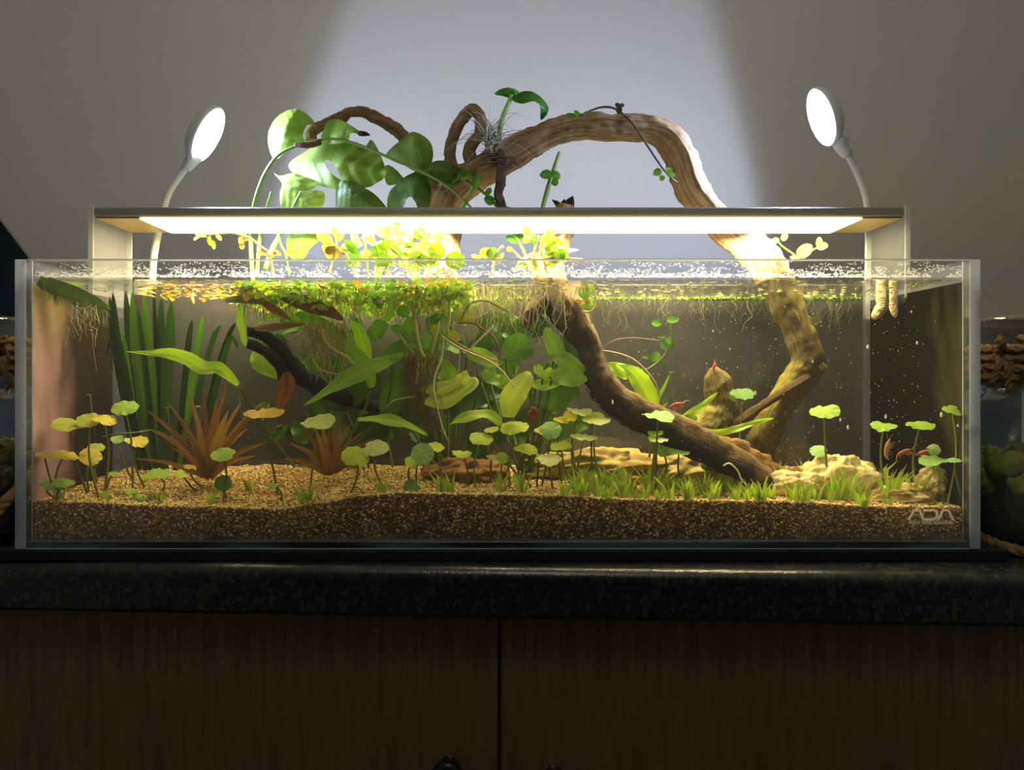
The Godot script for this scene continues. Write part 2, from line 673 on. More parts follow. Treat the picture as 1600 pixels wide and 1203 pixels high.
func materials() -> void:
	var W := Color(1, 1, 1)
	var grain := ntex(0.03, ["#000000", "#ffffff"], [0.3, 0.7], {"seed": 3, "oct": 5})
	var fine := ntex(0.08, ["#000000", "#ffffff"], [0.2, 0.8], {"seed": 4, "oct": 3})
	M.wall = mat(Color("#c9c6c0"), 0.75, {"bump": fine, "deep": 0.018, "tri": Vector3(5, 5, 5)})
	M.navy = mat(Color("#46627c"), 0.7, {"bump": fine, "deep": 0.05, "tri": Vector3(4, 4, 4)})
	M.ceiling = mat(Color("#dedbd4"), 0.9)
	M.room = mat(Color("#d9d5cd"), 0.9)
	M.floor = mat(Color("#5d5348"), 0.7, {"tex": ntex(0.02, ["#bbbbbb", "#ffffff"], [0.3, 0.7], {"seed": 12}), "tri": Vector3(1, 1, 1)})
	M.glass = mat(W, 0.02, {"alpha": 0.03})
	M.edge = mat(Color("#c9d4ea"), 0.35, {"back": Color(0.9, 0.92, 0.95), "bump": fine, "deep": 0.02, "tri": Vector3(9, 3, 9)})
	M.seal = mat(Color("#c8cfd2"), 0.3, {"back": Color(0.8, 0.8, 0.8)})
	M.slab = mat(Color("#4d6070"), 0.3, {"tex": ntex(0.01, ["#777777", "#ffffff"], [0.3, 0.7], {"seed": 15}), "tri": Vector3(1, 8, 8)})
	M.film = mat(W, 0.9, {"vertex": true, "spec": 0.0})
	M.mark = mat(Color("#fff4e0"), 0.6, {"alpha": 0.92, "back": Color(0.9, 0.9, 0.9)})
	M.drop = mat(Color("#f4f6fa"), 0.3, {"alpha": 0.42, "vertex": true, "back": Color(1, 1, 1)})
	M.mist = mat(Color("#f2f4fa"), 0.6, {"alpha": 0.22, "back": Color(1, 1, 1)})
	M.foot = mat(Color("#c9b98a"), 0.7, {"bump": grain, "deep": 0.08, "tri": Vector3(20, 20, 20)})
	M.water = mat(W, 0.02, {"alpha": 0.02})
	M.mat = mat(Color("#121417"), 0.85, {"bump": fine, "deep": 0.03, "tri": Vector3(14, 14, 14)})
	M.counter = mat(W, 0.3, {"tex": ntex(0.09, ["#0f1115", "#1b1d20", "#26262a", "#45423c"], [0.0, 0.45, 0.62, 0.85], {"type": FastNoiseLite.TYPE_CELLULAR, "seed": 21, "oct": 3}), "tri": Vector3(5, 5, 5), "world": false, "bump": fine, "deep": 0.02})
	var wood := ntex(0.02, ["#604c34", "#6c5840", "#756046"], [0.2, 0.5, 0.85], {"seed": 31, "oct": 5})
	M.door = mat(Color("#ffffff"), 0.5, {"tex": wood, "tri": Vector3(9, 0.6, 9), "world": false, "bump": wood, "deep": 0.01})
	M.knob = mat(Color("#1d2124"), 0.35, {"metal": 0.6})
	M.housing = mat(Color("#8b8a86"), 0.42, {"metal": 0.2, "bump": fine, "deep": 0.01, "tri": Vector3(2, 30, 30)})
	M.under = mat(Color("#bfa77a"), 0.45, {"metal": 0.3})
	M.panel = mat(Color(1, 0.95, 0.8), 0.4, {"glow": 3.2, "glow_col": Color(1.0, 0.94, 0.80)})
	M.acrylic = mat(Color("#c5c4c2"), 0.35, {"alpha": 0.2, "back": Color(0.8, 0.8, 0.8)})
	M.acrylic_thin = mat(Color("#d0d5da"), 0.3, {"alpha": 0.09, "back": Color(0.8, 0.8, 0.8)})
	M.white = mat(Color("#d3d3cf"), 0.42)
	M.lens = mat(W, 0.4, {"glow": 5.0, "glow_col": Color(0.94, 0.97, 1.0)})
	var bark := ntex(0.022, ["#b8ab98", "#e6dccd", "#ffffff"], [0.2, 0.5, 0.8], {"seed": 41, "oct": 5})
	M.wood = mat(W, 0.75, {"vertex": true, "tex": bark, "uv": Vector3(2, 1.6, 1), "bump": grain, "deep": 0.03})
	M.wetwood = mat(W, 0.85, {"vertex": true, "tex": bark, "uv": Vector3(2, 6, 1), "bump": grain, "deep": 0.03})
	M.leaf = mat(W, 0.5, {"vertex": true, "back": Color(0.85, 0.9, 0.6)})
	M.softleaf = mat(W, 0.6, {"vertex": true, "back": Color(0.9, 0.95, 0.6)})
	M.stem = mat(W, 0.5, {"vertex": true, "back": Color(0.4, 0.4, 0.3)})
	M.root = mat(W, 0.6, {"vertex": true, "back": Color(0.5, 0.5, 0.4)})
	M.stone = mat(W, 0.8, {"vertex": true, "bump": grain, "deep": 0.03, "tri": Vector3(8, 8, 8), "tex": ntex(0.02, ["#cfc4ac", "#ffffff"], [0.3, 0.6], {"seed": 52, "oct": 5})})
	M.sand = mat(W, 0.85, {"vertex": true, "tex": ntex(0.12, ["#8a6636", "#c49a5c", "#ecd294", "#f8eabc"], [0.0, 0.35, 0.7, 1.0], {"type": FastNoiseLite.TYPE_CELLULAR, "seed": 61, "oct": 2}), "tri": Vector3(9, 9, 9), "bump": ntex(0.12, ["#ffffff", "#000000"], [0.1, 0.8], {"type": FastNoiseLite.TYPE_CELLULAR, "cell": FastNoiseLite.RETURN_DISTANCE, "seed": 61, "oct": 2}), "deep": 0.15})
	M.grain = mat(W, 0.7, {"vertex": true})
	M.rope = mat(W, 0.9, {"vertex": true, "bump": fine, "deep": 0.08, "uv": Vector3(4, 60, 1)})
	M.soil = mat(Color("#15120f"), 0.95, {"bump": fine, "deep": 0.2, "tri": Vector3(8, 8, 8)})
	M.moss = mat(W, 0.9, {"vertex": true})
	M.shrimp = mat(W, 0.4, {"vertex": true, "back": Color(0.7, 0.5, 0.4)})
	M.shell = mat(W, 0.4, {"vertex": true})
	M.tube = mat(Color("#5a6a80"), 0.3)


# ---------------------------------------------------------------- the room

func struct(s: Shape, called: String, m: Material, label := "") -> void:
	solo(s, called, m, label, "", "", "structure")


func slab(lo: Vector3, hi: Vector3) -> Shape:
	var s := Shape.new()
	box(s, lo, hi)
	return s


func room() -> void:
	# the light grey wall that hangs over the counter: its slanted end shows at the left, its lower edge behind the jars
	var corner := P(114, 500, WALL)
	var poly := PackedVector2Array([Vector2(1.15, corner.y), Vector2(1.15, 1.65), Vector2(corner.x - (1.65 - corner.y) * 0.75, 1.65), Vector2(corner.x, corner.y)])
	var inner: PackedVector2Array = Geometry2D.offset_polygon(poly, -0.007)[0]
	var s := Shape.new()
	var tri := Geometry2D.triangulate_polygon(inner)
	var first := 0
	for p in inner:
		s.vert(Vector3(p.x, p.y, WALL))
	for i in range(0, tri.size(), 3):
		if (inner[tri[i + 1]] - inner[tri[i]]).cross(inner[tri[i + 2]] - inner[tri[i]]) > 0:
			s.tri(tri[i], tri[i + 2], tri[i + 1])
		else:
			s.tri(tri[i], tri[i + 1], tri[i + 2])
	for i in 4:
		var a := poly[i]
		var b := poly[(i + 1) % 4]
		var best := func(q: Vector2) -> Vector2:
			var w := inner[0]
			for p in inner:
				if p.distance_squared_to(q) < w.distance_squared_to(q):
					w = p
			return w
		var ia: Vector2 = best.call(a)
		var ib: Vector2 = best.call(b)
		for k in 4:
			var t0 := k / 4.0 * PI / 2
			var t1 := (k + 1) / 4.0 * PI / 2
			var f := func(o: Vector2, n: Vector2, t: float) -> Vector3:
				var q := n.lerp(o, sin(t))
				return Vector3(q.x, q.y, WALL - 0.007 * (1.0 - cos(t)))
			s.face(f.call(a, ia, t0), f.call(a, ia, t1), f.call(b, ib, t1), f.call(b, ib, t0))
		s.face(Vector3(a.x, a.y, WALL - 0.007), Vector3(a.x, a.y, WALL - 0.2), Vector3(b.x, b.y, WALL - 0.2), Vector3(b.x, b.y, WALL - 0.007))
	struct(s, "wall_back", M.wall, "pale grey plastered wall with a slanted rounded end")
	struct(slab(Vector3(-1.7, -0.9, -1.0), Vector3(1.7, 1.6, -0.9)), "wall_rear", M.navy, "dark navy wall deep behind the slanted grey wall")
	struct(slab(Vector3(-1.2, -0.9, -1.0), Vector3(-1.1, 1.6, 2.3)), "wall_left", M.room)
	struct(slab(Vector3(1.1, -0.9, -1.0), Vector3(1.2, 1.6, 2.3)), "wall_right", M.room)
	struct(slab(Vector3(-1.7, -0.9, 2.2), Vector3(1.7, 1.6, 2.3)), "wall_front", M.floor)
	struct(slab(Vector3(-1.7, -1.0, -1.0), Vector3(1.7, -0.9, 2.3)), "floor", M.floor)
	struct(slab(Vector3(-1.7, 1.6, -1.0), Vector3(1.7, 1.7, 2.3)), "ceiling", M.ceiling)


func added_fill_lamp() -> void:
	# added unseen fill lamp on the ceiling, brightens the walls and cabinet
	var o := thing("added_fill_lamp", "round dim fill lamp added on the ceiling behind the viewer", "lamp", Vector3(0, 1.6, 0.6))
	var s := Shape.new()
	lathe(s, Vector3(0, 1.6, 0.6), [[0.0, 0.0], [0.15, -0.002], [0.16, -0.02], [0.15, -0.03]], 40)
	part(s, "base", M.white, o)
	s = Shape.new()
	lathe(s, Vector3(0, 1.6, 0.6), [[0.148, -0.03], [0.12, -0.05], [0.06, -0.062], [0.0, -0.066]], 40)
	part(s, "shade", mat(Color(1, 0.96, 0.88), 0.6, {"glow": 0.6, "glow_col": Color(1, 0.94, 0.84)}), o)
	var l := OmniLight3D.new()
	l.name = "added_fill_light"
	l.light_color = Color(1.0, 0.97, 0.90)
	l.light_energy = 0.17
	l.light_size = 0.12
	l.omni_range = 8.0
	l.shadow_enabled = true
	l.position = Vector3(0, -0.20, 0)
	o.add_child(l)


func counter() -> void:
	# the worktop and its cabinet stand a little askew to the tank
	var turn := deg_to_rad(-3.0)
	var o := thing("worktop", "dark speckled stone-look worktop with rounded front edge under the tank", "worktop", Vector3.ZERO)
	o.rotation.y = turn
	var prof := [[-0.85, -0.0105], [0.019, -0.0105]]
	for k in 9:
		var a := k / 8.0 * PI / 2
		prof.append([0.019 + 0.012 * sin(a), -0.0225 + 0.012 * cos(a)])
	for k in 5:
		var a := k / 4.0 * PI / 2
		prof.append([0.026 + 0.005 * cos(a), -0.0505 - 0.005 * sin(a)])
	prof.append([-0.85, -0.0555])
	prof.append([-0.85, -0.0105])
	var s := Shape.new()
	var nx := 2
	for p in prof:
		for k in nx:
			s.vert(Vector3(lerpf(-1.08, 1.08, k), p[1], p[0]))
	for i in prof.size() - 1:
		s.quad(i * 2, i * 2 + 1, i * 2 + 3, i * 2 + 2)
	part(s, "slab", M.counter, o)
	var c := thing("cabinet", "brown wood-grained base cabinet with two plain doors under the worktop", "cabinet", Vector3(0, -0.9, 0))
	c.rotation.y = turn
	s = Shape.new()
	box(s, Vector3(-1.05, -0.9, -0.8), Vector3(1.05, -0.0556, -0.006))
	part(s, "body", M.door, c)
	for k in 2:
		s = Shape.new()
		var a := -0.6 if k == 0 else 0.0035
		var b := 0.0005 if k == 0 else 0.6
		box(s, Vector3(a, -0.78, -0.005), Vector3(b, -0.0575, 0.013), 0.0015)
		var d := part(s, "door", M.door, c)
		s = Shape.new()
		var kc := Vector3(-0.0437 if k == 0 else 0.0515, -0.1965 if k == 0 else -0.2035, 0.013)
		lathe(s, kc, [[0.0, 0.026], [0.007, 0.0258], [0.0125, 0.0235], [0.0148, 0.019], [0.0135, 0.014], [0.008, 0.010], [0.0065, 0.004], [0.010, 0.0]], 32, Vector3(0, 0, 1))
		part(s, "knob", M.knob, d)
	s = Shape.new()
	box(s, Vector3(-0.475, -0.0104, -0.222), Vector3(0.473, -0.0005, 0.003), 0.001)
	solo(s, "tank_mat", M.mat, "thin black foam mat under the whole glass tank", "mat")


# ---------------------------------------------------------------- the tank

func aquarium() -> void:
	var o := thing("aquarium", "long low rimless glass aquarium full of water plants", "aquarium", Vector3(0, 0, -0.1))
	var g := 0.0095
	var s := Shape.new()
	box(s, Vector3(-0.4395, 0.0072, -g), Vector3(0.4390, 0.27, 0))
	part(s, "front_pane", M.glass, o)
	s = Shape.new()
	box(s, Vector3(-0.4395, 0.0072, -0.209), Vector3(0.4390, 0.27, -0.209 + g))
	part(s, "back_pane", M.glass, o)
	for k in [-1.0, 1.0]:
		var x0: float = -0.450 if k < 0 else 0.4392
		s = Shape.new()
		box(s, Vector3(x0, 0.0, -0.209), Vector3(x0 + 0.0103, 0.27, -0.0015))
		part(s, "side_pane", M.glass, o)
		# the polished end of the side pane
		s = Shape.new()
		box(s, Vector3(x0, 0.0, -0.0014), Vector3(x0 + 0.0103, 0.27, 0.0), 0.0006)
		part(s, "polished_edge", M.edge, o, "pale bluish polished glass edge")
		# a line of clear sealant in the corner
		s = Shape.new()
		var xs: float = x0 + (0.0106 if k < 0 else -0.0003)
		tube(s, curve([Vector4(xs, 0.008, -g - 0.0005, 0.0006), Vector4(xs, 0.14, -g - 0.0005, 0.0006), Vector4(xs, 0.269, -g - 0.0005, 0.0006)], 4), 6)
		part(s, "seal", M.seal, o)
	# the rims catch the light
	s = Shape.new()
	box(s, Vector3(-0.4395, 0.2698, -g), Vector3(0.4390, 0.2704, 0), 0.0002)
	part(s, "rim", M.seal, o)
	s = Shape.new()
	box(s, Vector3(-0.4395, 0.2698, -0.209), Vector3(0.4390, 0.2704, -0.209 + g), 0.0002)
	part(s, "rim", M.seal, o)
	s = Shape.new()
	box(s, Vector3(-0.4395, 0.0001, -0.209), Vector3(0.4390, 0.0070, -0.0002), 0.0005)
	part(s, "bottom_pane", M.slab, o, "bluish grey glass base edge")
	s = Shape.new()
	box(s, Vector3(-0.4390, 0.0001, -0.0001), Vector3(0.4385, 0.0011, 0.0003))
	part(s, "bottom_seal", M.seal, o)
	# dark film behind the back pane, up to the water
	s = Shape.new()
	for i in 41:
		for j in 21:
			var p := Vector3(lerpf(-0.4395, 0.439, i / 40.0), lerpf(0.0, 0.2695, j / 20.0), -0.2100)
			s.vcol(p, shade(C("#0a0907"), 0.75 + 0.5 * nz.get_noise_2d(p.x * 40.0, p.y * 6.0)))
	for i in 40:
		for j in 20:
			var a := i * 21 + j
			s.quad(a, a + 1, a + 22, a + 21)
	part(s, "back_film", M.film, o, "dark brown backing film")
	# coloured films on the inside of the side panes, darker towards the back
	s = Shape.new()
	for i in 25:
		for j in 41:
			var z := lerpf(-g - 0.001, -0.16, i / 24.0)
			var y := lerpf(0.03, 0.25, j / 40.0)
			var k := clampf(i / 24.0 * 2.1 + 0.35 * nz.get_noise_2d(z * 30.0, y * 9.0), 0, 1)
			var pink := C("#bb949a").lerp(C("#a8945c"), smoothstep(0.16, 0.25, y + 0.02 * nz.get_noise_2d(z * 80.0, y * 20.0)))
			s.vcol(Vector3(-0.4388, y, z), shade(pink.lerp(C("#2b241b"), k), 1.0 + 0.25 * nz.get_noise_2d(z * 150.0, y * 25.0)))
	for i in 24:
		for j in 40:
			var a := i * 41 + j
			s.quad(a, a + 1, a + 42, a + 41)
	part(s, "pane_film", M.film, o, "dusty pink and brown film")
	s = Shape.new()
	for i in 17:
		for j in 41:
			var z := lerpf(-g - 0.001, -0.19, i / 16.0)
			var y := lerpf(0.03, 0.25, j / 40.0)
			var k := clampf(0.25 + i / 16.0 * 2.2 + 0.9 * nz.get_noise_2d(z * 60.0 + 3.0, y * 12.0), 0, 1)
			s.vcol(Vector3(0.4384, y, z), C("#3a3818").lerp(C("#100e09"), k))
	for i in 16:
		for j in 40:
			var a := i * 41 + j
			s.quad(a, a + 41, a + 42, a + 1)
	part(s, "pane_film", M.film, o, "yellow green algae film")
	# the maker's mark on the front pane
	s = Shape.new()
	var bars := [
		[[1420, 812], [1428, 797.2], [1437, 797.2], [1442.6, 811.4], [1459.5, 811.4], [1464, 806.5], [1464, 799], [1461, 797.2], [1443, 797.2]],
		[[1465.5, 812], [1473.5, 797.2], [1482, 797.2], [1489, 812]],
	]
	for line in bars:
		for i in line.size() - 1:
			var a := P(line[i][0], line[i][1], 0.0003)
			var b := P(line[i + 1][0], line[i + 1][1], 0.0003)
			var d := (b - a).normalized()
			var w := Vector3(-d.y, d.x, 0) * 0.0011
			a -= d * 0.0004
			b += d * 0.0004
			s.face(a - w, a + w, b + w, b - w)
	part(s, "logo", M.mark, o, "pale three-letter emblem on the glass")
	var tm := TextMesh.new()
	var f := SystemFont.new()
	f.font_names = PackedStringArray(["Droid Sans"])
	tm.font = f
	tm.text = "AQUA DESIGN AMANO"
	tm.font_size = 16
	tm.depth = 0.0002
	tm.pixel_size = 0.0041 / 16.0
	var t := MeshInstance3D.new()
	t.name = "lettering"
	t.mesh = tm
	t.material_override = M.mark
	o.add_child(t)
	var wide: float = tm.get_aabb().size.x
	t.scale = Vector3(S(69, 0) / maxf(wide, 0.001), 1, 1)
	t.position = P(1454.5, 816.5, 0.0004) - org
	# water
	s = Shape.new()
	var nx := 220
	var nzn := 60
	for layer in 2:
		var first := s.v.size()
		for i in nx + 1:
			for j in nzn + 1:
				var x := lerpf(-0.4386, 0.4382, float(i) / nx)
				var z := lerpf(-g - 0.0005, -0.199, float(j) / nzn)
				var amp := lerpf(0.0011, 0.00035, smoothstep(-0.35, -0.1, x))
				var y := SURFACE - 0.0008 * layer + amp * (nz.get_noise_2d(x * 22.0, z * 60.0) + 0.5 * nz.get_noise_2d(x * 60.0, z * 150.0))
				var near := minf(minf(absf(z + g + 0.0005), absf(z + 0.199)), minf(absf(x + 0.4386), absf(x - 0.4382)))
				y += 0.0016 * exp(-near / 0.0018)
				s.vert(Vector3(x, y, z))
		for i in nx:
			for j in nzn:
				var a := first + i * (nzn + 1) + j
				if layer == 0:
					s.quad(a, a + nzn + 1, a + nzn + 2, a + 1)
				else:
					s.quad(a, a + 1, a + nzn + 2, a + nzn + 1)
	solo(s, "water_surface", M.water, "still water surface just under the glass rim of the tank", "water", "", "stuff")
	# the wet bead along the front pane
	s = Shape.new()
	var rows := []
	for i in 160:
		var x := lerpf(-0.438, 0.438, i / 159.0)
		rows.append(Vector4(x, SURFACE + 0.0012 + 0.0005 * nz.get_noise_1d(x * 40.0), -g - 0.0008, 0.0009 + 0.0003 * nz.get_noise_1d(x * 90.0)))
	tube(s, rows, 6)
	part(s, "waterline", M.drop, o, "white scum line along the waterline")
	s = Shape.new()
	var nf := 400
	for i in nf + 1:
		var x := lerpf(-0.4385, 0.438, float(i) / nf)
		var hi := 0.2600 + 0.0035 * nz.get_noise_1d(x * 14.0) + 0.0022 * nz.get_noise_1d(x * 70.0 + 9.0)
		for j in 5:
			s.vert(Vector3(x, lerpf(SURFACE + 0.001, hi, j / 4.0), -g - 0.0003))
	for i in nf:
		for j in 4:
			var a := i * 5 + j
			s.quad(a, a + 1, a + 6, a + 5)
	part(s, "mist_film", M.mist, o, "pale mist on the glass above the water")
	droplets()


func droplets() -> void:
	# condensation on the inside of the front pane, thickest at the waterline
	var s := Shape.new()
	lathe(s, Vector3.ZERO, [[1.0, 0.0], [0.85, 0.3], [0.5, 0.5], [0.0, 0.6]], 8, Vector3(0, 0, -1))
	var at := []
	var cols := PackedColorArray()
	for i in 9000:
		var x := rr(-0.437, 0.437)
		var k := pow(rng.randf(), 1.9)
		var y := SURFACE + 0.0014 + k * 0.0148
		if nz.get_noise_2d(x * 30.0, y * 120.0) < -0.30 + k * 0.35:
			continue
		var r := rr(0.00018, 0.0007) * (1.3 - 0.6 * k)
		at.append(Transform3D(Basis.IDENTITY.scaled(Vector3(r * rr(0.9, 1.9), r, r * 0.7)), Vector3(x, y, -0.0096)))
		cols.append(Color(1, 1, 1))
	many("condensation", s.mesh(Vector3.ZERO), M.drop, at, cols, "white condensation droplets on the front glass above the waterline", "condensation")


func bar_light() -> void:
	var o := thing("aquarium_light", "slim dark bar light on acrylic legs across the tank", "light", Vector3(0, 0.25, -0.15))
	var y0 := 0.3318
	var y1 := 0.3432
	var zf := -0.1095
	var zb := -0.1945
	var prof := []
	var r := 0.0045
	for c in [[zf - r, y0 + r, -PI / 2], [zf - r, y1 - r, 0.0], [zb + r, y1 - r, PI / 2], [zb + r, y0 + r, PI]]:
		for k in 6:
			var a: float = c[2] + k / 5.0 * PI / 2
			prof.append(Vector2(c[0] + cos(a) * r, c[1] + sin(a) * r))
	var s := Shape.new()
	var n := prof.size()
	for p in prof:
		for x in [-0.4335, 0.4355]:
			s.vert(Vector3(x, p.y, p.x))
	for i in n:
		var j := (i + 1) % n
		s.quad(i * 2, j * 2, j * 2 + 1, i * 2 + 1)
	for k in 2:
		var m := s.vert(Vector3([-0.4335, 0.4355][k], (y0 + y1) / 2, (zf + zb) / 2))
		for i in n:
			var j := (i + 1) % n
			if k == 0:
				s.tri(m, j * 2, i * 2)
			else:
				s.tri(m, i * 2 + 1, j * 2 + 1)
	part(s, "housing", M.housing, o)
	for k in 2:
		s = Shape.new()
		var xa := -0.4330 if k == 0 else 0.3925
		var xb := -0.3860 if k == 0 else 0.4350
		box(s, Vector3(xa, y0 - 0.0012, zb + 0.002), Vector3(xb, y0 - 0.0001, zf - 0.002), 0.0003)
		part(s, "end_plate", M.under, o, "tan metal plate under the end")
	s = Shape.new()
	box(s, Vector3(-0.3855, y0 - 0.0022, zb + 0.002), Vector3(0.3920, y0 - 0.0001, zf - 0.0015), 0.0008)
	part(s, "light_panel", M.panel, o, "glowing warm white panel")
	# small bulges of the diodes along the front of the panel
	for k in 2:
		var left := k == 0
		s = Shape.new()
		var x0 := -0.4392 if left else 0.4362
		box(s, Vector3(x0, 0.2405 if left else 0.2405, zb), Vector3(x0 + (0.0055 if left else 0.0024), y1 + 0.001, zf + 0.0005), 0.0008)
		part(s, "leg", M.acrylic if left else M.acrylic_thin, o, "frosted acrylic leg" if left else "clear acrylic leg")
		s = Shape.new()
		box(s, Vector3(x0 - 0.0002, 0.245, zf + 0.0006), Vector3(x0 + 0.0060, y1 + 0.0012, zf + 0.0016), 0.0004)
		part(s, "leg_edge", M.seal, o)
		s = Shape.new()
		box(s, Vector3(x0 - 0.0002, 0.245, zb - 0.0014), Vector3(x0 + 0.0060, y1 + 0.0012, zb - 0.0004), 0.0004)
		part(s, "leg_edge", M.seal, o)
	for k in 2:
		s = Shape.new()
		var rows := []
		if k == 0:
			rows = way([[1378, 440, -0.122, 8], [1379, 460, -0.122, 9.5], [1378, 478, -0.122, 9], [1370, 491, -0.122, 8], [1365, 498, -0.122, 4]], 5)
		else:
			rows = way([[1396, 440, -0.132, 7], [1396, 460, -0.132, 7], [1397, 480, -0.132, 7.5], [1401, 490, -0.132, 7], [1404, 496, -0.132, 4]], 5)
		tube(s, rows, 10, {"rough": 0.25, "freq": 120.0})
		part(s, "foot", M.foot, o, "cream algae-coated foot under the water")
	var a := AreaLight3D.new()
	a.name = "panel_light"
	a.area_size = Vector2(0.775, 0.078)
	a.light_color = Color(1.0, 0.92, 0.70)
	a.light_energy = 0.8
	a.area_range = 8.0
	a.shadow_enabled = true
	a.rotation.x = -PI / 2
	a.position = Vector3(0.003, y0 - 0.004, (zf + zb) / 2) - org
	o.add_child(a)


func clip_lamp(mid: Vector3, n: Vector3, beam: Vector3, rows: Array, label: String) -> void:
	n = n.normalized()
	var o := thing("clip_lamp", label, "lamp", Vector3(P(rows[-1][0], 446, -0.209)))
	var s := Shape.new()
	lathe(s, mid, [[0.0, -0.012], [0.016, -0.0118], [0.028, -0.0095], [0.0345, -0.004], [0.0362, 0.001], [0.0362, 0.0035], [0.0352, 0.0045], [0.0340, 0.004], [0.0338, 0.0005]], 56, n)
	part(s, "head", M.white, o)
	s = Shape.new()
	lathe(s, mid, [[0.0337, 0.0006], [0.033, 0.0018], [0.02, 0.0026], [0.0, 0.0028]], 48, n)
	part(s, "lens", M.lens, o, "glowing white round lens")
	var path := way(rows, 7)
	s = Shape.new()
	var q: Vector4 = path[0]
	var q2: Vector4 = path[8]
	var toward := (Vector3(q2.x, q2.y, q2.z) - Vector3(q.x, q.y, q.z)).normalized()
	var top := mid + (Vector3(q.x, q.y, q.z) - mid).normalized() * 0.031 - n * 0.004
	tube(s, curve([Vector4(top.x, top.y, top.z, 0.010), Vector4(q.x, q.y, q.z, 0.0085), Vector4(q.x + toward.x * 0.016, q.y + toward.y * 0.016, q.z + toward.z * 0.016, 0.0068)], 4), 14)
	part(s, "collar", M.white, o)
	s = Shape.new()
	for i in path.size():
		path[i].w = 0.0043
	# a ribbed flexible neck
	var ribbed := []
	for i in path.size() - 1:
		for k in 3:
			var v: Vector4 = path[i].lerp(path[i + 1], k / 3.0)
			v.w = 0.0043 + (0.00025 if k == 1 else 0.0)
			ribbed.append(v)
	ribbed.append(path[-1])
	tube(s, ribbed, 14)
	part(s, "neck", M.white, o)
	s = Shape.new()
	var foot: Vector4 = path[-1]
	box(s, Vector3(foot.x - 0.012, 0.228, -0.2235), Vector3(foot.x + 0.012, 0.273, -0.2125), 0.002)
	box(s, Vector3(foot.x - 0.012, 0.271, -0.2235), Vector3(foot.x + 0.012, 0.276, -0.1945), 0.002)
	box(s, Vector3(foot.x - 0.012, 0.258, -0.1985), Vector3(foot.x + 0.012, 0.274, -0.1945), 0.0015)
	part(s, "clip", M.white, o)
	var l := SpotLight3D.new()
	l.name = "lens_light"
	l.light_color = Color(0.80, 0.86, 1.0)
	l.light_energy = 0.18
	l.spot_range = 8.0
	l.spot_angle = 87.0
	l.spot_angle_attenuation = 0.1
	l.light_size = 0.03
	l.shadow_enabled = true
	l.basis = Basis.looking_at(beam.normalized())
	l.position = mid + n * 0.010 - org
	o.add_child(l)


# ---------------------------------------------------------------- jars

func rope(s: Shape, path: Array, r: float, turns: float, strands := 3) -> void:
	var n := path.size()
	for k in strands:
		var rows := []
		var up := Vector3(0.2, 1, 0.1)
		var along := 0.0
		for i in n:
			var q: Vector4 = path[i]
			var a: Vector4 = path[maxi(i - 1, 0)]
			var b: Vector4 = path[mini(i + 1, n - 1)]
			var d := Vector3(b.x - a.x, b.y - a.y, b.z - a.z)
			if i:
				along += Vector3(q.x - a.x, q.y - a.y, q.z - a.z).length()
			d = d.normalized()
			up = (up - d * up.dot(d)).normalized()
			var side := d.cross(up)
			var an := TAU * k / strands + along * turns
			var p := Vector3(q.x, q.y, q.z) + (up * cos(an) + side * sin(an)) * r * 0.5
			rows.append(Vector4(p.x, p.y, p.z, r * 0.58))
		s.ink = shade(C("#dcb478"), rr(0.85, 1.15))
		tube(s, rows, 8, {"rough": 0.12, "freq": 400.0, "vary": 0.35})


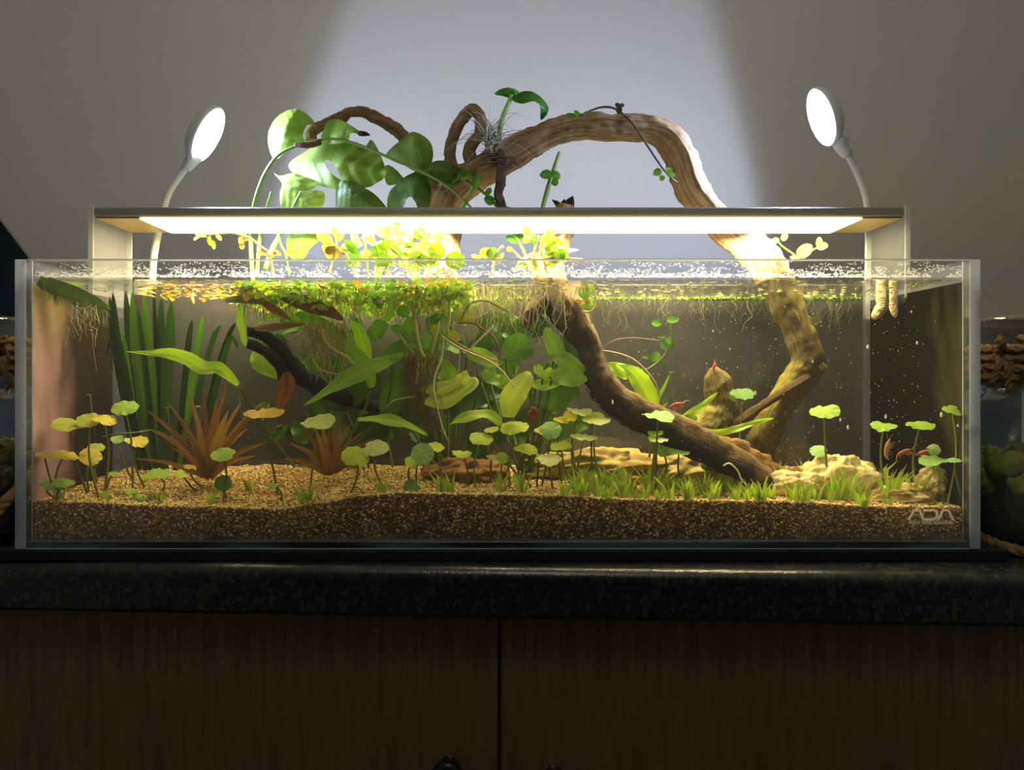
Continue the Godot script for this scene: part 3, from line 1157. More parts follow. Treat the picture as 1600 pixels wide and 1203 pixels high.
func jar(x: float, label: String, right: bool) -> void:
	var z := -0.085
	var mid := Vector3(x, -0.0104, z)
	var o := thing("terrarium_jar", label, "jar", mid)
	var s := Shape.new()
	lathe(s, mid, [[0.0, 0.002], [0.082, 0.002], [0.094, 0.008], [0.1, 0.025], [0.1005, 0.09], [0.097, 0.115], [0.086, 0.139], [0.070, 0.155], [0.0605, 0.166], [0.0595, 0.19], [0.0595, 0.222], [0.0625, 0.226], [0.0625, 0.231], [0.0595, 0.233]], 64)
	part(s, "glass_body", M.glass, o)
	s = Shape.new()
	lathe(s, mid, [[0.0, 0.0035], [0.081, 0.0035], [0.0935, 0.010], [0.0985, 0.026], [0.0987, 0.052], [0.07, 0.056], [0.0, 0.058]], 48)
	part(s, "soil", M.soil, o, "black soil layer")
	s = Shape.new()
	for i in 46:
		var a := rr(0, TAU)
		var r := sqrt(rng.randf()) * 0.080
		var h := 0.06 + rr(0.0, 0.045) * (1.0 - r / 0.13)
		if i < 24:
			a = i / 24.0 * TAU
			r = 0.081
			h = rr(0.058, 0.085)
		s.ink = C("#5f7426").lerp(C("#8a9a34"), rng.randf()) if right else C("#2c2f1c")
		blob(s, mid + Vector3(cos(a) * r, h, sin(a) * r), Vector3(0.016, 0.014, 0.016) * rr(0.8, 1.1), {"rough": 0.6, "freq": 3.0, "seed": i * 3.0, "seg": 20, "alt": C("#7a7a30")})
	part(s, "moss", M.moss, o, "green moss")
	# rope wound round the neck
	s = Shape.new()
	var path := []
	var turns := 4
	for i in 40 * turns + 1:
		var a := TAU * i / 40.0 + (PI * 0.8 if right else PI * 0.2)
		var yy := 0.1695 + 0.0098 * i / 40.0
		path.append(Vector4(mid.x + cos(a) * 0.0662, mid.y + yy, z + sin(a) * 0.0662, 0.005))
	rope(s, path, 0.0052, 260.0)
	part(s, "rope_binding", M.rope, o, "coarse brown rope wound round the neck")
	# frayed ends of the knot at the front
	s = Shape.new()
	var sg := 1.0 if right else -1.0
	var kx := -0.064 * sg
	for e in [[0.032, -0.022, 0.004], [0.020, -0.032, 0.004], [-0.012, -0.030, 0.003], [-0.006, 0.016, 0.004], [0.006, -0.036, 0.0035], [0.036, -0.006, 0.004]]:
		var a := mid + Vector3(kx, 0.193, 0.022)
		var b := a + Vector3(e[0] * sg, e[1], 0.010)
		var c := a.lerp(b, 0.5) + Vector3(0, 0.004, 0.008)
		rope(s, curve([Vector4(a.x, a.y, a.z, 0.003), Vector4(c.x, c.y, c.z, 0.003), Vector4(b.x, b.y, b.z, 0.003)], 6), e[2], 300.0)
		for k in 14:
			var f := b + Vector3(rr(-0.006, 0.006), rr(-0.009, 0.006), rr(-0.003, 0.008))
			s.ink = shade(C("#cfa76a"), rr(0.7, 1.2))
			tube(s, [Vector4(b.x, b.y, b.z, 0.0006), Vector4((b.x + f.x) / 2, (b.y + f.y) / 2 + 0.001, (b.z + f.z) / 2, 0.0005), Vector4(f.x, f.y, f.z, 0.0003)], 4)
	part(s, "rope_knot", M.rope, o, "knot with frayed rope ends")


func jars() -> void:
	jar(0.569, "mossy glass terrarium jar with knotted rope round its neck", true)
	jar(-0.563, "dark glass jar with rope round its neck beside the pink pane", false)
	var s := Shape.new()
	rope(s, curve([Vector4(0.445, 0.014, -0.16, 0), Vector4(0.468, 0.008, -0.10, 0), Vector4(0.490, -0.0035, -0.015, 0), Vector4(0.54, -0.0045, 0.014, 0), Vector4(0.60, -0.0045, 0.02, 0), Vector4(0.70, -0.0045, 0.015, 0)], 12), 0.0058, 230.0)
	solo(s, "rope", M.rope, "loose end of brown rope lying on the worktop by the mossy jar", "rope")
	s = Shape.new()
	rope(s, curve([Vector4(-0.452, 0.058, -0.02, 0), Vector4(-0.462, 0.035, 0.012, 0), Vector4(-0.478, 0.010, 0.016, 0), Vector4(-0.51, -0.0045, 0.015, 0), Vector4(-0.58, -0.0045, 0.014, 0)], 10), 0.0058, 230.0)
	solo(s, "rope", M.rope, "rope end hanging down past the dark jar to the worktop", "rope")


# ---------------------------------------------------------------- ground

func sand(x: float, z: float) -> float:
	var px := MID.x + x * FOCAL / EYE.z
	var rows := [[22, 788], [100, 789], [300, 796], [430, 800], [500, 790], [560, 779], [620, 774], [740, 776], [850, 778], [1000, 785], [1200, 787], [1400, 796], [1540, 798]]
	var py := 790.0
	for i in rows.size() - 1:
		if px >= rows[i][0] and px <= rows[i + 1][0]:
			py = lerpf(rows[i][1], rows[i + 1][1], smoothstep(rows[i][0], rows[i + 1][0], px))
	var front := EYE.y - (py - MID.y) * EYE.z / FOCAL
	var t := clampf((-z - 0.0098) / 0.19, 0, 1)
	return lerpf(front, 0.0545 + 0.004 * nz.get_noise_1d(x * 6.0), pow(t, 0.9)) + 0.0022 * nz.get_noise_2d(x * 28.0, z * 28.0) * minf(1.0, t * 8.0)


func substrate() -> void:
	var s := Shape.new()
	var nx := 320
	var nd := 70
	var tan_ := C("#d8b878")
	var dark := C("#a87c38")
	for i in nx + 1:
		for j in nd + 1:
			var x := lerpf(-0.4386, 0.4382, float(i) / nx)
			var z := lerpf(-0.0103, -0.199, float(j) / nd)
			var k := clampf(0.5 + 0.9 * nz.get_noise_2d(x * 18.0, z * 25.0), 0, 1)
			s.vcol(Vector3(x, sand(x, z), z), tan_.lerp(C("#a5834a"), k))
	for i in nx:
		for j in nd:
			var a := i * (nd + 1) + j
			s.quad(a, a + 1, a + nd + 2, a + nd + 1)
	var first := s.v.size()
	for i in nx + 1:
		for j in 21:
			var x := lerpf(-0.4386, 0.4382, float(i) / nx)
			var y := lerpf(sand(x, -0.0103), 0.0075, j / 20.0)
			s.vcol(Vector3(x, y, -0.0103), dark.lerp(C("#4a3419"), clampf(j / 20.0 * 1.3 - 0.1 + nz.get_noise_2d(x * 40.0, y * 60.0), 0, 1)))  # light falloff painted into the soil colour, besides a darker lower layer
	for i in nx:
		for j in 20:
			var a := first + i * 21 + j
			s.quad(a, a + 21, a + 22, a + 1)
	solo(s, "sand_bed", M.sand, "tan sand bed over dark brown soil with light falloff painted down the front", "sand", "", "stuff")
	var g := Shape.new()
	blob(g, Vector3.ZERO, Vector3.ONE, {"rough": 0.5, "freq": 1.6, "seg": 8})
	var gm := g.mesh(Vector3.ZERO)
	var at := []
	var cols := PackedColorArray()
	var tones := [C("#ecd68c"), C("#c9a456"), C("#f6eab4"), C("#a67e3a"), C("#6e5224"), C("#e0c47a")]
	for i in 26000:
		var x := rr(-0.437, 0.437)
		var z := -0.0115 - 0.185 * pow(rng.randf(), 1.6)
		var r := rr(0.0005, 0.0013)
		at.append(Transform3D(Basis.from_euler(Vector3(rr(0, 6), rr(0, 6), rr(0, 6))).scaled(Vector3(r, r * rr(0.6, 1), r)), Vector3(x, sand(x, z) + r * 0.3, z)))
		cols.append(tones[[0, 0, 1, 1, 2, 3, 5, 5, 4][rng.randi() % 9]])
	for i in 15000:
		var x := rr(-0.438, 0.438)
		var top := sand(x, -0.0103)
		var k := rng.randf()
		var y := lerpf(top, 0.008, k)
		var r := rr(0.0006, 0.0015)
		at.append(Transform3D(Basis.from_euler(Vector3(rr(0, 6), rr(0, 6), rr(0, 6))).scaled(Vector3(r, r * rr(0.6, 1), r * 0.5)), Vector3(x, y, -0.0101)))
		cols.append(shade(tones[[3, 4, 4, 3, 4, 1, 4, 0, 4][rng.randi() % 9]], rr(0.9, 1.6) * lerpf(1.35, 0.55, clampf(k + 0.3 * nz.get_noise_1d(x * 30.0), 0, 1))))  # front grains darken downwards too, the same painted light falloff
	many("gravel", gm, M.grain, at, cols, "loose tan and brown gravel grains on the sand bed", "gravel")


func rocks() -> void:
	# [px, py, half width, half height, z, half depth, colour, second colour, layered, label]
	var rows := [
		[1235, 762, 50, 26, -0.048, 0.020, "#f4e4a6", "#d6ba78", 0.0, "pale stone with a rounded back at the foot of the dark branch"],
		[1310, 752, 62, 38, -0.075, 0.024, "#f6e8ac", "#dcc27c", 0.0, "largest pale yellow rock in the clear end of the tank"],
		[1412, 776, 50, 20, -0.045, 0.022, "#eedc98", "#b89c58", 4.0, "flat layered yellow stone slab under the shrimps"],
		[1456, 752, 20, 24, -0.040, 0.016, "#ecdc9a", "#cdb26e", 0.0, "pale yellow rock against the end pane by the corner"],
		[1130, 790, 60, 14, -0.040, 0.015, "#d9bd6e", "#a98548", 3.0, "low sand-coloured stone half buried in the grass"],
		[728, 745, 66, 30, -0.100, 0.03, "#a87c40", "#75552a", 2.0, "brown mossy rock mound behind the small round leaves"],
		[935, 735, 120, 34, -0.120, 0.035, "#b0a24c", "#8a6a34", 2.0, "long olive rock behind the grass carpet"],
		[1085, 742, 72, 30, -0.110, 0.03, "#b5a64e", "#7d6230", 2.0, "olive rock behind the lower end of the dark branch"],
		[870, 782, 34, 15, -0.045, 0.016, "#b7893e", "#7d5a28", 3.0, "small tan stone at the edge of the grass"],
	]
	var i := 0
	for r in rows:
		i += 1
		var s := Shape.new()
		s.ink = C(r[6])
		var p := P(r[0], r[1], r[4])
		blob(s, p, Vector3(S(r[2], r[4]), S(r[3], r[4]), r[5]), {"rough": 0.34, "freq": 1.5, "steps": r[8], "seed": i * 7.3, "alt": C(r[7]), "seg": 64})
		solo(s, "rock", M.stone, r[9], "rock", "rocks on the sand")
	# a piece of bark at the foot of the branch
	var s := Shape.new()
	s.ink = C("#a5823f")
	tube(s, way([[1115, 682, -0.10, 5], [1140, 700, -0.09, 14], [1180, 722, -0.085, 17], [1205, 742, -0.08, 14], [1222, 760, -0.075, 4]], 6), 14, {"rough": 0.6, "freq": 60.0, "flute": 0.25, "vary": 0.4})
	solo(s, "bark_piece", M.wetwood, "ragged yellow brown bark piece lying against the dark branch", "bark")


# ---------------------------------------------------------------- wood

func driftwood() -> void:
	var o := thing("driftwood", "large arching bleached driftwood rising over the light and back into the water", "driftwood", P(1180, 745, -0.15))
	var tan_ := C("#b59c7c")
	var s := Shape.new()
	s.ink = tan_
	tube(s, way([[690, 440, -0.165, 24], [690, 400, -0.199, 27], [688, 360, -0.230, 30], [694, 318, -0.232, 30], [715, 292, -0.234, 27], [745, 272, -0.234, 25], [790, 247, -0.232, 24], [828, 225, -0.230, 22], [862, 210, -0.230, 20], [900, 200, -0.230, 20], [945, 200, -0.230, 21], [985, 200, -0.230, 20], [1025, 205, -0.230, 20], [1052, 222, -0.230, 24], [1068, 252, -0.231, 24], [1080, 290, -0.231, 24], [1102, 322, -0.230, 23], [1130, 355, -0.228, 22], [1160, 378, -0.214, 24], [1184, 395, -0.190, 26], [1200, 416, -0.165, 27], [1210, 438, -0.160, 27]], 7), 22, {"rough": 0.22, "freq": 30.0, "flute": 0.10, "nf": 3.0, "twist": 16.0, "vary": 0.35})
	part(s, "arching_branch", M.wood, o)
	s = Shape.new()
	s.ink = C("#5c5222")
	tube(s, way([[1212, 432, -0.160, 26], [1222, 465, -0.158, 25], [1238, 500, -0.155, 23], [1254, 535, -0.153, 23], [1260, 565, -0.152, 26], [1246, 594, -0.152, 24], [1222, 628, -0.152, 22], [1202, 662, -0.152, 22], [1186, 700, -0.150, 24], [1178, 745, -0.148, 26]], 7), 18, {"rough": 0.24, "freq": 40.0, "flute": 0.08, "vary": 0.45, "top": C("#94902f")})
	tube(s, way([[1262, 568, -0.15, 16], [1276, 574, -0.148, 13], [1286, 578, -0.146, 9], [1290, 581, -0.145, 3]], 5), 12, {"rough": 0.4, "freq": 80.0, "top": C("#94902f")})
	part(s, "submerged_branch", M.wetwood, o, "algae-covered yellow green lower branch")
	s = Shape.new()
	s.ink = C("#5d4a22")
	tube(s, way([[1262, 590, -0.14, 10], [1225, 612, -0.13, 7], [1190, 634, -0.13, 7], [1160, 655, -0.13, 9], [1130, 672, -0.13, 6]], 6), 8, {"rough": 0.35, "freq": 90.0, "vary": 0.3})
	part(s, "side_root", M.wetwood, o)
	s = Shape.new()
	s.ink = C("#a8906f")
	tube(s, way([[712, 275, -0.234, 11], [704, 250, -0.230, 9], [706, 222, -0.228, 9], [716, 195, -0.227, 9.5], [732, 174, -0.227, 9], [745, 174, -0.226, 9], [752, 190, -0.225, 9.5], [749, 210, -0.224, 9], [738, 224, -0.224, 9.5], [733, 240, -0.226, 10], [742, 258, -0.230, 12], [770, 262, -0.234, 12]], 7), 12, {"rough": 0.25, "freq": 70.0, "vary": 0.3, "flute": 0.08, "twist": 40.0})
	part(s, "looped_twig", M.wood, o, "twig looped like a hook")
	s = Shape.new()
	s.ink = C("#5d432c")
	tube(s, way([[778, 240, -0.214, 11], [784, 262, -0.208, 9], [782, 288, -0.206, 8], [779, 305, -0.207, 7], [785, 322, -0.208, 7], [788, 330, -0.208, 4]], 6), 10, {"rough": 0.3, "freq": 90.0, "vary": 0.3})
	part(s, "hanging_twig", M.wood, o)
	s = Shape.new()
	s.ink = C("#9a7c58")
	tube(s, way([[486, 220, -0.228, 9], [487, 206, -0.230, 9], [503, 196, -0.232, 9], [525, 188, -0.234, 10], [546, 176, -0.235, 8], [566, 176, -0.236, 8], [590, 186, -0.236, 9], [612, 198, -0.236, 10], [632, 216, -0.236, 10], [660, 262, -0.236, 12], [692, 300, -0.234, 14]], 7), 12, {"rough": 0.3, "freq": 60.0, "vary": 0.35, "flute": 0.1, "twist": 50.0})
	part(s, "crooked_twig", M.wood, o, "crooked twig behind the large leaves")
	# the dark branch
	o = thing("driftwood_branch", "dark wet branch sloping down across the tank to the sand", "driftwood", P(1195, 755, -0.05))
	s = Shape.new()
	s.ink = C("#b99766")
	tube(s, way([[884, 318, -0.215, 12], [880, 335, -0.218, 18], [872, 358, -0.220, 22], [866, 380, -0.213, 21], [860, 405, -0.194, 21], [858, 435, -0.165, 22]], 6), 16, {"rough": 0.4, "freq": 55.0, "flute": 0.16, "twist": 20.0, "vary": 0.4})
	part(s, "dry_stub", M.wood, o, "pale dry upper stub")
	s = Shape.new()
	s.ink = C("#4a3826")
	for k in 9:
		var b := P(884 + rr(-12, 12), 322, -0.215)
		var e := b + Vector3(rr(-0.014, 0.012), rr(0.003, 0.013), rr(-0.004, 0.006))
		tube(s, [Vector4(b.x, b.y, b.z, 0.0035), Vector4((b.x + e.x) / 2, (b.y + e.y) / 2, b.z, 0.003), Vector4(e.x, e.y, e.z, 0.0008)], 7, {"rough": 0.6, "freq": 300.0})
	part(s, "frayed_tip", M.wood, o, "frayed dark broken tip")
	s = Shape.new()
	s.ink = C("#241b12")
	tube(s, way([[856, 432, -0.165, 22], [868, 455, -0.135, 26], [886, 482, -0.11, 27], [906, 515, -0.095, 23], [923, 545, -0.09, 20], [930, 572, -0.085, 20], [938, 596, -0.08, 24], [957, 620, -0.075, 25], [995, 645, -0.07, 25], [1040, 668, -0.065, 26], [1085, 692, -0.06, 27], [1130, 715, -0.055, 25], [1168, 735, -0.05, 23], [1190, 752, -0.047, 22], [1200, 768, -0.045, 15]], 8), 20, {"rough": 0.22, "freq": 40.0, "flute": 0.10, "twist": 18.0, "vary": 0.4, "top": C("#806a3c")})  # upper side browner, underside near black
	part(s, "submerged_branch", M.wetwood, o)
	s = Shape.new()
	s.ink = C("#5d4a2c")
	tube(s, way([[845, 470, -0.12, 14], [830, 490, -0.11, 12], [822, 502, -0.105, 8], [820, 512, -0.104, 3]], 5), 10, {"rough": 0.5, "freq": 90.0, "vary": 0.4})
	part(s, "knot", M.wetwood, o)
	# the mossy stump
	s = Shape.new()
	s.ink = C("#6a622c")
	tube(s, way([[1114, 574, -0.145, 6], [1118, 588, -0.145, 18], [1124, 612, -0.145, 23], [1126, 638, -0.145, 27], [1112, 662, -0.145, 36], [1090, 690, -0.145, 46], [1075, 725, -0.145, 48]], 7), 20, {"rough": 0.22, "freq": 45.0, "vary": 0.4, "top": C("#a29c38")})
	solo(s, "stump", M.wetwood, "blunt mossy wood stump standing behind the dark branch", "driftwood")
	# two dark branches in the plants
	for k in 2:
		s = Shape.new()
		s.ink = C("#1c1714")
		var rows := [[384, 518, -0.07, 8], [405, 521, -0.075, 9], [430, 537, -0.08, 11], [450, 562, -0.085, 13], [472, 588, -0.09, 14], [500, 606, -0.10, 14], [540, 622, -0.115, 12], [600, 640, -0.13, 9]]
		if k == 1:
			rows = [[386, 536, -0.065, 7], [404, 543, -0.068, 8], [420, 553, -0.07, 9], [436, 570, -0.075, 9], [440, 590, -0.08, 6], [438, 612, -0.085, 3]]
		tube(s, way(rows, 6), 12, {"rough": 0.3, "freq": 70.0, "vary": 0.3})
		solo(s, "dark_twig", M.wetwood, ["longer black twig running down behind the curled sword leaf", "shorter black twig bending down to the orange brown leaf"][k], "twig")


# ---------------------------------------------------------------- plants over the water

func stem(rows: Array, col: Color, o: Node3D, called := "stem", n := 6, m := "stem") -> void:
	var s := Shape.new()
	s.ink = col
	tube(s, way(rows, n), 7, {"vary": 0.2})
	part(s, called, M[m], o)


func oval(px: float, py: float, z: float, length: float, deg: float, wide: float, col: Color, o: Node3D, called := "leaf", front := 0.75) -> void:
	# one oval leaf whose foot is at px, py and which points towards deg (0 right, 90 up)
	var s := Shape.new()
	s.ink = col
	var a := deg_to_rad(deg)
	var d := Vector3(cos(a), sin(a), rr(-0.25, 0.25)).normalized()
	var nor := Vector3(rr(-0.25, 0.25), 1.0 - front, front).normalized()
	nor = (nor - d * nor.dot(d)).normalized()
	leaflet(s, P(px, py, z), d, nor, S(length, z), S(wide, z), {"curl": rr(0.0, 0.3)})
	part(s, called, M.leaf, o)


func climbers() -> void:
	# the vine with the big leaves
	var o := thing("split_leaf_vine", "climbing vine with large split green leaves arching over the bar light", "plant", P(640, 440, -0.19))
	var g := [C("#86a640"), C("#8cac48"), C("#7f9f42"), C("#5a7d34"), C("#a5c05a")]
	stem([[742, 330, -0.205, 1.7], [705, 296, -0.204, 1.9], [660, 268, -0.203, 2.2], [620, 252, -0.202, 2.2], [585, 236, -0.201, 2.2], [548, 222, -0.200, 2.2], [512, 217, -0.200, 2.2], [470, 226, -0.200, 2.2], [438, 240, -0.201, 2.5], [418, 264, -0.203, 2.8], [404, 295, -0.206, 3.0], [395, 330, -0.210, 3.3], [392, 365, -0.205, 3.3], [393, 405, -0.19, 3.3], [396, 445, -0.18, 3.3]], C("#6f8a3a"), o, "vine_stem")
	stem([[470, 300, -0.21, 2.2], [452, 335, -0.213, 2.8], [440, 362, -0.205, 3.3], [424, 392, -0.195, 3.9], [415, 420, -0.185, 3.9]], C("#6fa83a"), o, "leaf_stalk")
	stem([[424, 300, -0.208, 1.9], [412, 340, -0.21, 2.2], [405, 380, -0.20, 2.8], [402, 430, -0.185, 2.8]], C("#7fb53a"), o, "leaf_stalk")
	var leaves := [
		[[[428, 245], [415, 232], [411, 207], [419, 182], [438, 171], [458, 169], [478, 176], [492, 193], [480, 197], [474, 213], [477, 224], [456, 229]], -0.206, [430, 244, 462, 172], 1, 0.5, [], 0.4],
		[[[497, 217], [503, 192], [512, 183], [530, 185], [548, 196], [568, 212], [550, 210], [545, 220], [530, 224]], -0.205, [500, 217, 560, 204], 1, 0.3, [], 0.4],
		[[[436, 243], [460, 228], [500, 221], [545, 224], [570, 234], [582, 222], [594, 240], [603, 262], [606, 278], [588, 291], [560, 298], [530, 297], [498, 289], [470, 279], [450, 262]], -0.225, [438, 243, 604, 275], 0, 0.25, [[[507, 252], [516, 252], [526, 262], [534, 281], [522, 275], [511, 263]]], 0.42],
		[[[424, 267], [437, 274], [456, 270], [478, 276], [500, 286], [486, 296], [505, 299], [503, 318], [484, 330], [455, 333], [438, 322], [436, 300], [440, 286]], -0.222, [426, 268, 490, 330], 4, 0.3, [], 0.15],
		[[[600, 238], [622, 217], [642, 205], [659, 206], [671, 216], [675, 236], [670, 258], [664, 272], [640, 262], [620, 248]], -0.203, [660, 270, 645, 208], 2, 0.8, [], -0.4],
		[[[523, 303], [526, 287], [543, 281], [566, 292], [588, 305], [606, 332], [570, 338], [528, 335]], -0.215, [535, 283, 590, 335], 3, 0.4, [], -0.1],
		[[[606, 335], [603, 318], [608, 298], [625, 280], [648, 266], [664, 270], [672, 292], [676, 318], [674, 338], [655, 335], [650, 318], [640, 308], [630, 322], [622, 338]], -0.208, [656, 268, 640, 338], 3, 0.45, [], -0.15],
		[[[664, 264], [680, 252], [700, 251], [714, 257], [724, 268], [706, 281], [699, 298], [688, 284], [676, 272]], -0.206, [664, 266, 722, 266], 3, 0.4, [], -0.35],
		[[[601, 257], [613, 260], [632, 281], [622, 286], [606, 288], [600, 276]], -0.214, [602, 258, 628, 286], 2, 0.3, [], 0.2],
		[[[447, 366], [470, 352], [502, 352], [500, 372], [486, 386], [472, 404], [455, 404], [447, 388]], -0.208, [490, 352, 456, 400], 1, 0.4, [], 0.0],
		[[[594, 372], [620, 352], [640, 352], [650, 368], [636, 392], [610, 402], [596, 392]], -0.21, [640, 352, 600, 396], 2, 0.4, [], 0.0],
	]
	for l in leaves:
		var s := Shape.new()
		s.ink = g[l[3]]
		sheet(s, l[0], l[1], l[2], {"fold": l[4], "holes": l[5], "bend": 0.15, "tilt": l[6]})
		part(s, "leaf", M.leaf, o)
	var s := Shape.new()
	s.ink = C("#5d3a22")
	tube(s, way([[460, 226, -0.198, 3], [478, 227, -0.198, 5], [497, 224, -0.198, 4], [502, 222, -0.198, 2]], 5), 8, {"rough": 0.3, "freq": 200.0})
	part(s, "dry_sheath", M.root, o, "brown dry sheath")
	s = Shape.new()
	s.ink = C("#1d1a14")
	tube(s, way([[556, 204, -0.204, 1.5], [563, 208, -0.203, 4], [570, 209, -0.203, 4], [578, 211, -0.203, 1]], 4), 7, {"rough": 0.4, "freq": 300.0})
	part(s, "dark_speck", M.root, o, "small black speck on the leaf tip")  # a dark curled speck hanging at the tip of a leaf
	# the single leaf on top
	o = thing("young_leaf_shoot", "single dark green leaf on an upright stalk above the air plant", "plant", P(783, 245, -0.222))
	stem([[783, 245, -0.222, 3], [780, 215, -0.216, 4], [785, 185, -0.212, 4], [795, 160, -0.21, 3.5], [800, 148, -0.21, 3]], C("#7da84a"), o)
	for l in [[[[773, 145], [780, 139], [795, 135], [812, 134], [822, 138], [818, 143], [806, 147], [800, 152], [788, 151]], [800, 150, 774, 143], 0.5], [[[800, 152], [806, 146], [818, 139], [836, 142], [852, 151], [859, 161], [855, 172], [846, 180], [844, 165], [836, 160], [818, 163], [806, 159]], [800, 152, 848, 164], 0.8]]:
		s = Shape.new()
		s.ink = C("#3f7a22")
		sheet(s, l[0], -0.212, l[1], {"fold": l[2], "bend": 0.3})
		part(s, "leaf", M.leaf, o)
	# the air plant
	o = thing("air_plant", "wispy grey air plant tucked in the fork of the driftwood", "air plant", P(766, 245, -0.215))
	s = Shape.new()
	var c := P(768, 222, -0.208)
	for i in 84:
		var a := rr(0, TAU)
		var up := rr(-0.5, 0.9)
		var d := Vector3(cos(a), up, sin(a) * 0.6 + 0.1).normalized()
		var l := rr(0.025, 0.066) if i > 36 else rr(0.012, 0.03)
		s.ink = C("#b8b6a2").lerp(C("#858270"), rng.randf())
		var b := c + Vector3(rr(-0.008, 0.008), rr(-0.014, 0.012), rr(-0.004, 0.006))
		var m := b + d * l * 0.55 + Vector3(0, 0.006, 0)
		var e := b + d * l + Vector3(0, rr(-0.016, 0.006), 0)
		tube(s, curve([Vector4(b.x, b.y, b.z, 0.0007), Vector4(m.x, m.y, m.z, 0.00032), Vector4(e.x, e.y, e.z, 0.00015)], 4), 4)
	var w := part(s, "wispy_foliage", M.root, o)
	w.set_meta("kind", "stuff")
	s = Shape.new()
	for i in 30:
		var a := rr(0, TAU)
		s.ink = C("#a3927e").lerp(C("#6a5848"), rng.randf())
		var b := P(790 + rr(-22, 18), 250 + rr(-8, 12), -0.206)
		var e := b + Vector3(cos(a) * 0.02, sin(a) * 0.014, rr(-0.004, 0.006))
		tube(s, [Vector4(b.x, b.y, b.z, 0.0007), Vector4((b.x + e.x) / 2, (b.y + e.y) / 2, b.z + 0.004, 0.0006), Vector4(e.x, e.y, e.z, 0.0003)], 4)
	w = part(s, "dry_threads", M.root, o, "pale dry threads binding it to the wood")
	w.set_meta("kind", "stuff")
	# creeping vine over the arch
	o = thing("creeping_vine", "thin wiry vine with tiny leaves laid over the driftwood arch", "vine", P(968, 182, -0.206))
	stem([[905, 182, -0.212, 1.2], [925, 172, -0.208, 1.5], [945, 167, -0.206, 1.8], [965, 172, -0.205, 1.8], [990, 195, -0.203, 1.8], [1010, 225, -0.202, 1.8], [1030, 255, -0.203, 1.8], [1046, 275, -0.206, 1.6], [1058, 285, -0.210, 1.4]], C("#4a4a38"), o)
	for l in [[900, 182, 18, 172, 9, 0], [905, 182, 12, 130, 8, 1], [912, 180, 10, 40, 7, 0], [966, 178, 14, 80, 10, 2], [967, 168, 9, 120, 8, 2], [969, 166, 8, 30, 7, 2], [1034, 268, 14, 190, 14, 1], [1042, 272, 14, 60, 13, 1], [1044, 274, 12, 10, 11, 0], [1036, 274, 10, 250, 9, 1]]:
		oval(l[0], l[1], -0.203, l[2], l[3], l[4], [C("#5d9a2f"), C("#86bf3d"), C("#4a4a26")][l[5]], o)
	# the shoot with paired round leaves
	o = thing("pennywort_shoot", "upright green shoot with a pair of round leaves under the arch", "plant", P(850, 425, -0.195))
	stem([[850, 425, -0.195, 2.5], [847, 350, -0.207, 3], [848, 325, -0.208, 3.5], [856, 295, -0.210, 4], [862, 275, -0.212, 3.5], [870, 250, -0.214, 3], [874, 238, -0.216, 2.5]], C("#7fae45"), o)
	oval(862, 274, -0.208, 19, 175, 18, C("#5fae32"), o)
	oval(862, 276, -0.206, 14, 10, 18, C("#7fc043"), o)
	oval(864, 280, -0.204, 12, 300, 12, C("#6fb53a"), o)
	# shoots by the trunk
	o = thing("trailing_shoot", "leafy shoot leaning against the driftwood trunk behind the bar light", "plant", P(770, 420, -0.19))
	stem([[697, 300, -0.206, 1.6], [718, 280, -0.205, 2], [735, 285, -0.205, 2], [752, 298, -0.205, 2.2], [770, 315, -0.206, 2.2], [790, 345, -0.206, 2.2], [815, 385, -0.20, 2.4], [830, 425, -0.19, 2.4]], C("#5f8a35"), o)
	stem([[745, 272, -0.205, 2], [738, 295, -0.205, 3], [725, 318, -0.206, 3], [715, 335, -0.208, 2.5]], C("#7fae45"), o)
	for l in [[705, 292, 22, 45, 12, 0], [718, 280, 20, 20, 12, 1], [724, 276, 16, 95, 11, 0], [740, 296, 24, 75, 14, 1], [742, 276, 12, 120, 9, 0], [772, 318, 18, 150, 18, 0], [778, 322, 16, 60, 16, 2], [760, 305, 14, 60, 10, 1], [786, 330, 14, 20, 10, 2], [812, 378, 24, 160, 13, 0], [806, 372, 18, 30, 10, 0]]:
		oval(l[0], l[1], -0.204, l[2], l[3], l[4], [C("#4f8f2a"), C("#6fae35"), C("#36602a")][l[5]], o)
	# cutting at the right
	o = thing("creeping_cutting", "small leafy cutting beside the driftwood where it enters the water", "plant", P(1220, 430, -0.185))
	stem([[1205, 418, -0.178, 1.2], [1212, 378, -0.195, 1.4], [1222, 385, -0.195, 1.6], [1238, 396, -0.192, 1.6], [1250, 402, -0.19, 1.6], [1265, 394, -0.19, 1.6], [1280, 385, -0.19, 1.4]], C("#5f7a35"), o)
	for l in [[1200, 374, 16, 300, 13, 1], [1196, 368, 10, 160, 10, 0], [1208, 378, 10, 30, 10, 0], [1222, 376, 14, 60, 10, 1], [1246, 402, 32, 42, 20, 0], [1250, 404, 16, 170, 8, 1], [1276, 388, 18, 20, 13, 1], [1278, 386, 16, 80, 12, 1], [1284, 382, 12, 350, 10, 0]]:
		oval(l[0], l[1], -0.188, l[2], l[3], l[4], [C("#5f9f35"), C("#8cc043")][l[5]], o)


